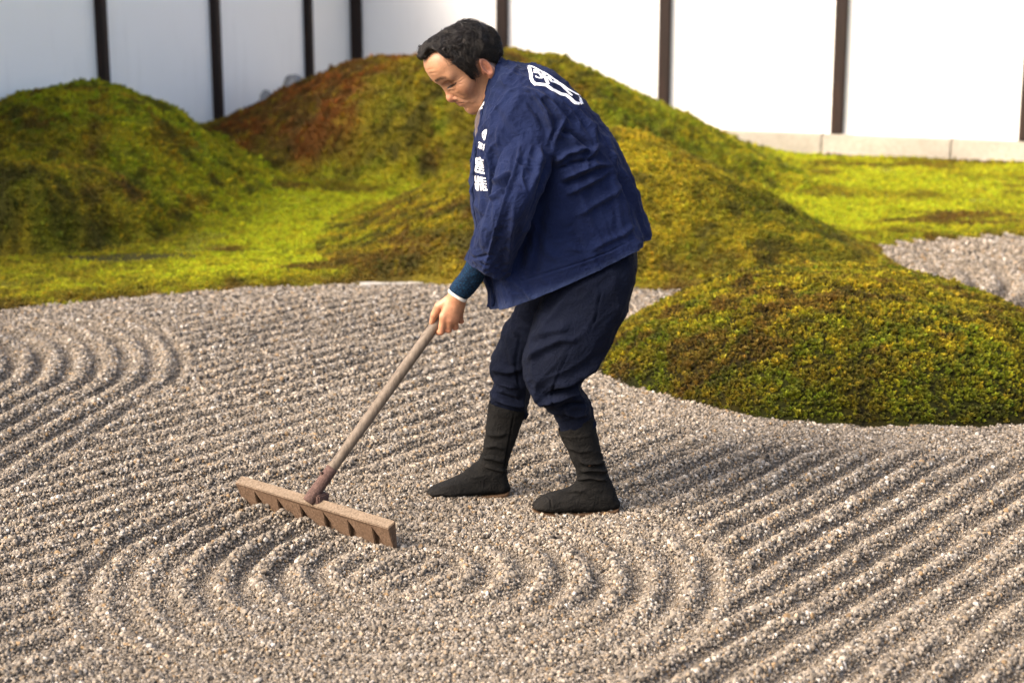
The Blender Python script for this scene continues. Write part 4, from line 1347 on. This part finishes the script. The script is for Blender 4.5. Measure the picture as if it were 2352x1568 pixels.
# standing collar behind the neck
col_sec = [(1110, 260, 1146, 128, YC - .012, .058, .058), (1108, 266, 1150, 137, YC - .012, .066, .066), (1116, 280, 1172, 152, YC - .01, .090, .090), (1108, 300, 1192, 164, YC - .01, .114, .114), (1102, 318, 1206, 172, YC - .005, .134, .134)]
Gc = loft(col_sec, 30, 120, 2.2, .22, 2 * math.pi - .22)
Gc = add_folds(Gc, [], False, (.002, .04), 4); Gc = Gc + .008 * grid_normals(Gc, False)
cloth('collar', Gc, False, M_COAT, coat, np.full(Gc.shape[:2], .12), .004)

# undershirt, white collar, dark cord and vest at the throat
vest_sec = [(1097, 260, 1136, 180, YC - .015, .050, .05), (1091, 282, 1146, 205, YC - .012, .062, .062), (1091, 312, 1170, 235, YC, .080, .08), (1104, 350, 1230, 280, YC, .11, .11), (1125, 420, 1310, 340, YC, .13, .13)]
Gv = loft(vest_sec, 60, 80, 2.1)[:, :-1]
Gv = add_folds(Gv, [], True, (.006, .03), 5)
cloth('vest', Gv, True, M_SCARF, person, None, .003)
wc_sec = [(1098, 254, 1139, 186, YC - .015, .060, .058), (1101, 268, 1146, 196, YC - .013, .066, .064), (1105, 284, 1156, 210, YC - .012, .075, .072)]
Gw = loft(wc_sec, 20, 80, 2.1, .05, 2 * math.pi - .05)
cloth('shirt_collar', Gw, False, M_WHITE, person, None, .003)
bk = [(1103, 246, 1143, 150, YC - .013, .063, .061), (1104, 262, 1149, 158, YC - .013, .068, .066), (1106, 276, 1156, 170, YC - .012, .076, .073)]
Gb = loft(bk, 16, 80, 2.1, .32, 2 * math.pi - .32)
cloth('dark_neckband', Gb, False, M_BLACK, person, None, .003)

# knitted arm cover with the white cuff below it
knit_sec = [(1082, 560, 1150, 585, 4.872, .046, .046), (1071, 600, 1121, 622, 4.892, .045, .045), (1058, 624, 1108, 646, 4.910, .042, .042), (1046, 640, 1095, 664, 4.922, .037, .037), (1036, 654, 1082, 680, 4.932, .033, .033), (1032, 663, 1073, 687, 4.937, .031, .031)]
Gk = add_folds(loft(knit_sec, 90, 90, 2.1)[:, :-1], [], True, (.0022, .02), 6)
cloth('arm_cover', Gk, True, M_KNIT, person, None, .003, True)
cuff_sec = [(1039, 654, 1080, 678, 4.932, .029, .029), (1031, 664, 1071, 690, 4.938, .0295, .0295), (1029, 668, 1069, 694, 4.940, .0285, .0285)]
Gq = add_folds(loft(cuff_sec, 16, 70, 2.1)[:, :-1], [], True, (.0012, .015), 7)
cloth('shirt_cuff', Gq, True, M_WHITE, person, None, .002)

# trousers
hip_sec = [(1225, 500, 1410, 455, YC, .12, .12), (1215, 560, 1440, 505, YC, .15, .15), (1220, 630, 1462, 568, YC, .17, .17), (1250, 690, 1460, 625, YC, .16, .16), (1290, 725, 1435, 680, YC, .11, .11)]
near_sec = [(1225, 590, 1445, 545, 4.965, .09, .12), (1243, 664, 1463, 612, 4.945, .112, .12), (1226, 738, 1440, 705, 4.93, .118, .115), (1205, 805, 1406, 788, 4.92, .112, .105), (1200, 850, 1372, 836, 4.915, .100, .095),
            (1207, 886, 1346, 868, 4.915, .088, .085), (1226, 922, 1336, 890, 4.92, .078, .076), (1252, 938, 1348, 908, 4.925, .070, .068), (1270, 952, 1357, 928, 4.93, .062, .060), (1282, 980, 1360, 950, 4.935, .053, .052), (1290, 1005, 1364, 975, 4.938, .045, .045)]
far_leg = [(1215, 600, 1440, 560, 5.105, .12, .11), (1193, 690, 1400, 660, 5.115, .115, .115), (1163, 748, 1330, 740, 5.125, .108, .11), (1138, 808, 1275, 800, 5.13, .100, .10), (1125, 848, 1240, 845, 5.13, .090, .09),
           (1134, 874, 1222, 876, 5.125, .078, .078), (1127, 900, 1217, 905, 5.12, .070, .07), (1129, 925, 1212, 936, 5.115, .058, .058), (1129, 950, 1205, 958, 5.11, .045, .045)]
leg_folds_near = [
    (Z3([(620, 760), (700, 690), (800, 640), (900, 640)]), 10, .008),
    (Z3([(640, 640), (740, 600), (860, 580)]), 12, .006),
    (Z3([(700, 480), (760, 420), (800, 380)]), 10, .006),
    (Z3([(770, 880), (860, 850), (960, 780), (1020, 700)]), 9, .012),
    (Z3([(750, 920), (830, 890), (900, 860)]), 6, -.012),
    (Z3([(700, 960), (800, 930), (880, 890), (930, 900)]), 7, .012),
    (Z3([(800, 990), (880, 960), (950, 960)]), 6, -.009),
    (Z3([(650, 880), (690, 930), (730, 970)]), 8, .007),
    (Z3([(850, 690), (800, 790), (760, 900), (770, 1000)]), 2.2, -.005),
    (Z3([(1005, 320), (1000, 430), (975, 540), (930, 620)]), 2.2, -.006),
    (Z3([(820, 1000), (880, 1020), (950, 1010)]), 6, .008)]
leg_folds_far = [
    (Z3([(460, 830), (520, 860), (600, 880)]), 6, .010),
    (Z3([(455, 790), (540, 800), (620, 780)]), 9, .008),
    (Z3([(470, 900), (540, 930), (610, 950)]), 5, -.008),
    (Z3([(500, 940), (570, 965), (630, 970)]), 5, .008),
    (Z3([(560, 560), (600, 620), (580, 760), (600, 900)]), 3, -.005),
    (Z3([(520, 600), (560, 690), (560, 780)]), 10, .005)]
Gn = add_folds(loft(near_sec, 170, 150, 2.15)[:, :-1], leg_folds_near, True, (.004, .06), 8, (.0085, (.6, 0, .45), .10))
Gr = add_folds(loft(far_leg, 150, 120, 2.15)[:, :-1], leg_folds_far, True, (.004, .06), 9, (.0085, (.6, 0, -.3), .09))
Gh = add_folds(loft(hip_sec, 60, 110, 2.3)[:, :-1], [], True, (.003, .06), 10)
Vt = []; Ft = []; o_ = 0
for g in (Gh, Gn, Gr):
    Vt.append(g.reshape(-1, 3)); Ft.append(grid_faces(g.shape[0], g.shape[1], True) + o_); o_ += g.shape[0] * g.shape[1]
trousers = obj('trousers', mesh_np('trousers', np.concatenate(Vt), np.concatenate(Ft)), M_TROUSER, person)
trousers['label'] = 'baggy dark navy work trousers tucked into black boots'

# split-toe boots
def boot(sec, Yb, sole_pts, folds, seed, seam, label):
    G_ = loft(sec, 150, 110, 2.3)[:, :-1]
    u, v = project(G_)
    G_ = add_folds(G_, folds + [(seam, 2.0, -.004)], True, (.0022, .03), seed, (.0028, (1, 0, .15), .05))
    # cleft between the big toe and the others
    r_ = np.linspace(0, 1, 150)[:, None]; p_ = np.linspace(0, 2 * math.pi, 110)[None, :-1]
    cl = .016 * sstep(.86, .97, r_) * np.exp(-((G_[..., 1] - (Yb - .008)) / .006) ** 2) * (np.cos(p_) > -.2)
    nn = grid_normals(G_, True); G_ = G_ - nn * cl[..., None]
    dust = np.clip(.55 * sstep(.62, .98, r_) * (.5 + .8 * fbm(G_, .02, 3, 400 + seed)) + .08 + .15 * fbm(G_, .03, 2, 410 + seed), 0, .75)
    b = cloth('boot', G_, True, M_BOOT, person, dust, .002)
    b['label'] = label
    # closed toe
    # rubber sole
    top = catmull(sole_pts, 40)          # x, y, half width
    V_ = []; n_ = len(top)
    for dz, gr in ((.0015, .0005), (-.001, .0015), (-.008, .001)):
        ring = []
        for x_, y_, w_ in top: P = at(x_, y_, Yb); ring.append((P[0], Yb - w_ + .006 - gr, P[2] + dz))
        for x_, y_, w_ in top[::-1]: P = at(x_, y_, Yb); ring.append((P[0], Yb + w_ - .006 + gr, P[2] + dz))
        V_ += ring
    m_ = 2 * n_
    F_ = [(k * m_ + j, k * m_ + (j + 1) % m_, (k + 1) * m_ + (j + 1) % m_, (k + 1) * m_ + j) for k in range(2) for j in range(m_)]
    F_ += [(2 * m_ + j, 2 * m_ + j + 1, 2 * m_ + m_ - 2 - j, 2 * m_ + m_ - 1 - j) for j in range(n_ - 1)]
    F_ += [(j + 1, j, m_ - 1 - j, m_ - 2 - j) for j in range(n_ - 1)]
    obj('sole', mesh_np('sole', V_, F_, False), M_SOLE, b)
    return b
nb = [(1282, 987, 1362, 953, 4.938, .050, .050), (1287, 1000, 1366, 970, 4.938, .049, .049), (1298, 1025, 1373, 1002, 4.938, .047, .047), (1312, 1055, 1382, 1038, 4.938, .044, .044), (1324, 1083, 1392, 1075, 4.938, .040, .040),
      (1325, 1102, 1403, 1103, 4.938, .038, .038), (1314, 1114, 1416, 1136, 4.938, .038, .038), (1298, 1122, 1421, 1162, 4.938, .037, .037), (1284, 1127, 1375, 1170, 4.938, .041, .041), (1266, 1133, 1320, 1172, 4.938, .047, .047),
      (1248, 1141, 1275, 1172, 4.938, .048, .048), (1234, 1149, 1243, 1170, 4.938, .041, .041), (1224, 1158, 1227, 1165, 4.938, .024, .024), (1222, 1161, 1223, 1163, 4.938, .006, .006)]
fb = [(1124, 921, 1209, 941, 5.10, .049, .049), (1122, 940, 1204, 956, 5.10, .048, .048), (1118, 972, 1193, 985, 5.10, .046, .046), (1113, 1012, 1181, 1022, 5.10, .043, .043), (1107, 1043, 1170, 1054, 5.10, .040, .040),
      (1094, 1062, 1165, 1082, 5.10, .038, .038), (1076, 1077, 1168, 1105, 5.10, .038, .038), (1058, 1088, 1170, 1126, 5.10, .037, .037), (1042, 1096, 1125, 1132, 5.10, .041, .041), (1024, 1104, 1075, 1135, 5.10, .047, .047),
      (1007, 1112, 1032, 1136, 5.10, .048, .048), (993, 1119, 1002, 1135, 5.10, .040, .040), (983, 1126, 986, 1132, 5.10, .024, .024), (980, 1129, 981, 1131, 5.10, .006, .006)]
boot_f_near = [(Z3([(890, 1230), (930, 1260), (1000, 1260), (1040, 1240)]), 4, .006), (Z3([(900, 1300), (960, 1290), (1030, 1300), (1060, 1290)]), 4, .007), (Z3([(880, 1340), (950, 1330), (1050, 1345)]), 4, .006), (Z3([(905, 1270), (970, 1280), (1040, 1265)]), 3, -.006), (Z3([(760, 1410), (850, 1400), (950, 1390)]), 6, .003), (Z3([(830, 1170), (900, 1200), (980, 1190)]), 6, .004)]
boot_f_far = [(Z3([(420, 1180), (480, 1170), (530, 1190)]), 4, .005), (Z3([(410, 1230), (470, 1235), (525, 1255)]), 4, .006), (Z3([(420, 1270), (480, 1290), (540, 1300)]), 4, .005), (Z3([(430, 1110), (490, 1120), (540, 1110)]), 5, .004)]
boot(nb, 4.938, [(1222, 1166, .010), (1228, 1168, .028), (1245, 1171, .042), (1275, 1173, .048), (1320, 1173, .045), (1370, 1171, .038), (1405, 1168, .036), (1419, 1165, .030), (1422, 1164, .014)], boot_f_near, 11,
     Z3([(760, 1490), (757, 1440), (740, 1420)]), 'near black split-toe canvas boot with tan rubber sole')
boot(fb, 5.10, [(979, 1132, .010), (985, 1134, .028), (1003, 1136, .042), (1033, 1137, .048), (1078, 1136, .045), (1125, 1133, .038), (1156, 1130, .036), (1168, 1127, .030), (1171, 1126, .014)], boot_f_far, 12,
     Z3([(575, 990), (555, 1100), (535, 1200), (515, 1340)]), 'far black split-toe canvas boot set forward')

# ------------------------------------------------------------------ hair
def cranium(p):
    d = ell(p, (.010, 0, .037), (.094, .075, .076))
    return smin(d, ell(p, (.063, 0, .072), (.052, .060, .052)), .03)

def cap_sdf(p):
    sh = p.shape[:-1]
    s = scalp_in(p.reshape(-1, 3).astype(float)).reshape(sh)
    thick = .0030 + .004 * sstep(.02, .10, p[..., 2]) + .004 * sstep(-.02, -.08, p[..., 0])
    d = cranium(p) - thick - .0045 * fbm(p, .014, 3, 500).astype(np.float32)
    neck = cap(p, (-.006, 0, -.010), (-.014, 0, -.115), .049, .053)
    return smax(np.minimum(d, np.maximum(neck - .004, -(p[..., 2] + .045))), -(s - .003) * .8, .006)
V, F = surface_nets(cap_sdf, (-.13, -.105, -.075), (.13, .105, .165), .0030)
M_HAIR = N('black_hair')
_c = M_HAIR.coord(); _f = M_HAIR.noise(_c, 110, 3)
M_HAIR.base(M_HAIR.ramp(_f, [(.36, (.0025, .002, .0018)), (.66, (.017, .012, .009))]))
M_HAIR = M_HAIR.set(.42, .36)
hV = [head_world(V)]; hF3 = np.concatenate([F[:, [0, 1, 2]], F[:, [0, 2, 3]]]); hF = [hF3]; ho = len(V)
# strands
r0 = np.random.default_rng(3)
NS = 19000
q = r0.normal(size=(NS * 4, 3)); q /= np.linalg.norm(q, axis=1)[:, None]
q = np.array([.02, 0, .045]) + q * .14
for _ in range(12):
    d = cranium(q); e = 1e-3
    g = np.stack([(cranium(q + np.eye(3)[k] * e) - d) / e for k in range(3)], -1); g /= np.linalg.norm(g, axis=1)[:, None]
    q = q - g * d[:, None]
ok = (scalp_in(q) > .002) & ~((np.abs(q[:, 1]) > .066) & (q[:, 0] > -.024) & (q[:, 0] < .020) & (q[:, 2] < .036))
q, g = q[ok][:NS], g[ok][:NS]; n_ = len(q)
crown = np.array([-.088, .012, .075])
t = q - crown; t -= (t * g).sum(1)[:, None] * g; t /= np.linalg.norm(t, axis=1)[:, None] + 1e-6
sidew = sstep(.045, .07, np.abs(q[:, 1]))
back = np.array([-1.0, 0, -.55]); bt = back - (g @ back)[:, None] * g; bt /= np.linalg.norm(bt, axis=1)[:, None]
t = t * (1 - .75 * sidew)[:, None] + bt * (.75 * sidew)[:, None]
clump = np.stack([fbm(q, .015, 2, 510 + k) for k in range(3)], -1)
t = t + clump * .85 + r0.normal(0, 1, (n_, 3)) * (.14 + .55 * sstep(.0, -.04, q[:, 0]))[:, None]; t -= (t * g).sum(1)[:, None] * g; t /= np.linalg.norm(t, axis=1)[:, None]
length = (.040 + .020 * sstep(.03, .1, q[:, 2])) * r0.uniform(.6, 1.25, n_)
length *= 1 - .45 * sstep(.02, -.03, q[:, 2])
length *= 1 - .45 * sstep(.05, .085, q[:, 0]) * sstep(.05, .03, np.abs(q[:, 1]))
STEPS = 8
P = [q + g * .002]; cur = P[0]; d = t.copy()
for k in range(1, STEPS):
    f = k / (STEPS - 1)
    lift = (.55 - 1.0 * f) * (1 - .5 * sidew)
    curl = np.stack([vnoise(cur / .013 + clump * 1.5, 520 + j) for j in range(3)], -1) * .80
    dd = d + g * lift[:, None] + curl * (1 + .8 * sstep(.05, .1, q[:, 0]))[:, None]; dd /= np.linalg.norm(dd, axis=1)[:, None]
    cur = cur + dd * (length / (STEPS - 1))[:, None]
    out_ = np.maximum(-scalp_in(cur) - .004, 0) * (cur[:, 0] > .045)
    cur = cur + np.stack([-out_ * .35, 0 * out_, out_ * .75], -1)
    sdv = cranium(cur); e = 1e-3
    gg = np.stack([(cranium(cur + np.eye(3)[j] * e) - sdv) / e for j in range(3)], -1); gg /= np.linalg.norm(gg, axis=1)[:, None]
    lim = .004 + .010 * f * r0.uniform(.4, 1.2, n_)
    lim = lim + .004 * sstep(.05, .10, cur[:, 2]) * f
    push = np.maximum(lim - sdv, 0); cur = cur + gg * push[:, None]
    hi_ = .018 + .012 * r0.random(n_) ** 4; cur = cur - gg * np.maximum(sdv - hi_, 0)[:, None]
    g = gg; d = dd - (dd * gg).sum(1)[:, None] * gg; d /= np.linalg.norm(d, axis=1)[:, None] + 1e-9
    P.append(cur)
P = np.stack(P, 1)                                             # strands x steps x 3
in_ear = ((np.abs(P[..., 1]) > .066) & (np.abs(P[..., 0] - .002) < .0165) & (np.abs(P[..., 2] - .000) < .029)).any(1)
in_ear |= (P[..., 0] > .127).any(1)
P = P[~in_ear]; n_ = len(P)
dirs = np.gradient(P, axis=1); dirs /= np.linalg.norm(dirs, axis=2)[..., None] + 1e-9
a = np.cross(dirs, np.array([.3, .9, .2])); a /= np.linalg.norm(a, axis=2)[..., None] + 1e-9; b = np.cross(dirs, a)
rad = (.00058 * (1 - .8 * np.linspace(0, 1, STEPS) ** 2))[None, :, None] * r0.uniform(.7, 1.3, (n_, 1, 1))
ring = np.stack([P + rad * (math.cos(2.094 * j) * a + math.sin(2.094 * j) * b) for j in range(3)], 2)       # n, steps, 3, 3
base_i = (np.arange(n_) * STEPS * 3)[:, None, None] + (np.arange(STEPS - 1) * 3)[None, :, None] + np.arange(3)[None, None, :]
nxt = (np.arange(n_) * STEPS * 3)[:, None, None] + (np.arange(STEPS - 1) * 3)[None, :, None] + ((np.arange(3) + 1) % 3)[None, None, :]
# brows and lashes are fine hairs too
NB = 190
by_ = r0.uniform(.012, .052, NB); bz_ = .0515 + .004 * np.sin((by_ - .012) / .036 * 2.6) - .10 * np.maximum(by_ - .038, 0) + r0.normal(0, .0018, NB)
sgn_ = np.where(np.arange(NB) % 2, 1, -1)
bp = np.stack([np.full(NB, .125), by_ * sgn_, bz_], -1)
for _ in range(25):
    bp[:, 0] -= head_sdf(bp.astype(np.float32)) * .8
bdir = np.stack([-.25 + 0 * by_, sgn_ * .9, .25 - 8 * (by_ - .02)], -1) + r0.normal(0, .2, (NB, 3)); bdir /= np.linalg.norm(bdir, axis=1)[:, None]
BP = bp[:, None, :] + bdir[:, None, :] * (np.linspace(0, .0065, STEPS)[None, :, None]) + np.array([1, 0, 0]) * (.0012 + .0012 * np.sin(np.linspace(0, 3.1, STEPS)))[None, :, None]
P = np.concatenate([P, BP]); n_ = len(P)
dirs = np.gradient(P, axis=1); dirs /= np.linalg.norm(dirs, axis=2)[..., None] + 1e-9
a = np.cross(dirs, np.array([.3, .9, .2])); a /= np.linalg.norm(a, axis=2)[..., None] + 1e-9; b = np.cross(dirs, a)
rad = (.00050 * (1 - .8 * np.linspace(0, 1, STEPS) ** 2))[None, :, None] * np.where(np.arange(n_) < n_ - NB, 1, .55)[:, None, None] * r0.uniform(.7, 1.3, (n_, 1, 1)) * np.where((np.arange(n_) % 13 == 0) & (np.arange(n_) < n_ - NB), 3.0, 1.0)[:, None, None]
ring = np.stack([P + rad * (math.cos(2.094 * j) * a + math.sin(2.094 * j) * b) for j in range(3)], 2)
base_i = (np.arange(n_) * STEPS * 3)[:, None, None] + (np.arange(STEPS - 1) * 3)[None, :, None] + np.arange(3)[None, None, :]
nxt = (np.arange(n_) * STEPS * 3)[:, None, None] + (np.arange(STEPS - 1) * 3)[None, :, None] + ((np.arange(3) + 1) % 3)[None, None, :]
F1 = np.stack([base_i, nxt, nxt + 3], -1).reshape(-1, 3); F2 = np.stack([base_i, nxt + 3, base_i + 3], -1).reshape(-1, 3)
hV.append(head_world(ring.reshape(-1, 3))); hF += [F1 + ho, F2 + ho]
hair = obj('hair', mesh_np('hair', np.concatenate(hV), np.concatenate(hF)), M_HAIR, person)
hair['label'] = 'short wavy black hair'

# ------------------------------------------------------------------ white crest and lettering printed on the coat
def bvh_of(objs):
    V_ = []; P_ = []; o = 0
    for ob in objs:
        m_ = ob.data; co = np.empty(len(m_.vertices) * 3); m_.vertices.foreach_get('co', co)
        V_ += [Vector(c) for c in co.reshape(-1, 3)]; P_ += [tuple(i + o for i in p.vertices) for p in m_.polygons]; o += len(m_.vertices)
    return BVHTree.FromPolygons(V_, P_)
EYE = Vector((0, 0, CAM_H))
def printed(name, strokes, conv, tree, parent, lift=.0012, thin=1.0):
    """strokes (line, width) lying on the cloth; each becomes a thin sheet that follows the folds"""
    Vp = []; Fp = []
    for line, wd in strokes:
        line = np.array(line, float); wd = wd * thin
        seg = np.hypot(*np.diff(line, axis=0).T); n = max(2, int(seg.sum() / (wd * .35)) + 1)
        cum = np.concatenate([[0], np.cumsum(seg)]); tt = np.linspace(0, cum[-1], n)
        c = np.stack([np.interp(tt, cum, line[:, 0]), np.interp(tt, cum, line[:, 1])], -1)
        dv = np.gradient(c, axis=0); dv /= np.linalg.norm(dv, axis=1)[:, None]; nv = np.stack([-dv[:, 1], dv[:, 0]], -1)
        m = 5; hit = np.full((n, m), -1, int)
        for i in range(n):
            for j in range(m):
                x, y = conv(*(c[i] + nv[i] * wd * (j / (m - 1) - .5)))
                P1 = at(x, y, 5.0); d = (Vector(P1) - EYE).normalized()
                lo_, no, ix, di = tree.ray_cast(EYE, d)
                if lo_ is None or di > 5.6: continue
                if no.dot(d) > 0: no = -no
                if -no.dot(d) < .02: continue
                hit[i, j] = len(Vp); Vp.append(lo_ + no * lift)
        for i in range(n - 1):
            for j in range(m - 1):
                f = (hit[i, j], hit[i + 1, j], hit[i + 1, j + 1], hit[i, j + 1])
                if min(f) < 0: continue
                vv = [Vp[k] for k in f]
                if max((vv[k] - vv[(k + 1) % 4]).length for k in range(4)) > .05: continue
                Fp.append(f)
    me = mesh_np(name, [tuple(v) for v in Vp], Fp)
    return obj(name, me, M_PRINT, parent)

tree_c = bvh_of([coat]); 
c5 = lambda x, y: (1177.1 + x * .08545, 132.07 + y * .08545)
crest = [([(430, 235), (490, 420), (505, 600)], 125), ([(500, 570), (545, 660), (630, 735)], 112), ([(590, 715), (720, 725), (890, 745), (1050, 850), (1300, 990), (1440, 1020), (1560, 1110), (1660, 1210), (1800, 1250)], 100),
         ([(1870, 1262), (1815, 1130), (1820, 1010)], 92), ([(430, 232), (560, 265), (760, 372), (930, 460), (1100, 580), (1350, 750), (1480, 850), (1700, 975), (1820, 1030)], 46),
         ([(565, 350), (650, 352), (720, 430), (770, 520), (800, 560)], 55), ([(575, 400), (640, 415), (710, 430)], 42), ([(622, 500), (640, 535), (720, 560), (815, 555)], 46), ([(740, 450), (780, 550)], 72),
         ([(815, 400), (870, 530), (925, 650), (960, 735)], 105), ([(800, 520), (900, 545), (1010, 550)], 85), ([(950, 550), (1060, 650), (1190, 690)], 62), ([(1000, 545), (1100, 585), (1170, 660)], 44),
         ([(1170, 680), (1300, 745), (1420, 860), (1520, 960), (1605, 1030)], 58), ([(1480, 925), (1530, 985), (1600, 1025)], 40)]
pr = printed('crest', crest, c5, tree_c, coat, .0012, .74); pr['label'] = 'white crest with an eight-sided frame on the upper back'
c6 = lambda x, y: (1068.05 + x * .11719, 275.6 + y * .11719)
text = [([(430, 190), (385, 212), (352, 255), (350, 325), (385, 400)], 17), ([(428, 192), (418, 260), (402, 330), (385, 396)], 18), ([(352, 240), (420, 250)], 14), ([(358, 240), (400, 312)], 14), ([(402, 308), (345, 336)], 14),
        ([(290, 432), (302, 462)], 16), ([(268, 443), (352, 477)], 17), ([(286, 482), (336, 497), (326, 528), (278, 512), (286, 482)], 13), ([(306, 515), (298, 568)], 14), ([(282, 525), (260, 546)], 14), ([(320, 538), (332, 572)], 14),
        ([(362, 488), (384, 497)], 12), ([(384, 480), (355, 560)], 14), ([(376, 530), (362, 597)], 14),
        ([(232, 742), (222, 852)], 30), ([(222, 752), (362, 800)], 28), ([(288, 732), (304, 768)], 26), ([(228, 808), (362, 850)], 20), ([(216, 850), (366, 892)], 24), ([(318, 785), (306, 880)], 20),
        ([(226, 888), (214, 1005)], 28), ([(220, 895), (372, 937)], 24), ([(232, 945), (376, 985)], 20), ([(212, 1005), (388, 1045)], 34), ([(300, 918), (290, 1020)], 20),
        ([(207, 1096), (214, 1195)], 24), ([(258, 1100), (262, 1382)], 28), ([(304, 1110), (304, 1210)], 24), ([(205, 1198), (322, 1216)], 26), ([(210, 1242), (222, 1335), (248, 1378)], 24), ([(206, 1246), (332, 1266)], 22), ([(306, 1256), (322, 1382)], 26),
        ([(336, 1118), (344, 1240), (368, 1378)], 26), ([(330, 1130), (410, 1145)], 24), ([(340, 1188), (420, 1202)], 20), ([(350, 1242), (430, 1256)], 20), ([(362, 1300), (425, 1310)], 18), ([(366, 1374), (445, 1378)], 22), ([(388, 1318), (440, 1368)], 16)]
tree_l = bvh_of([coat, lap] + [o for o in coat.children if o.name.startswith('collar')])
pr = printed('lettering', text, c6, tree_l, coat); pr['label'] = 'white crest and vertical white lettering on the lapel'
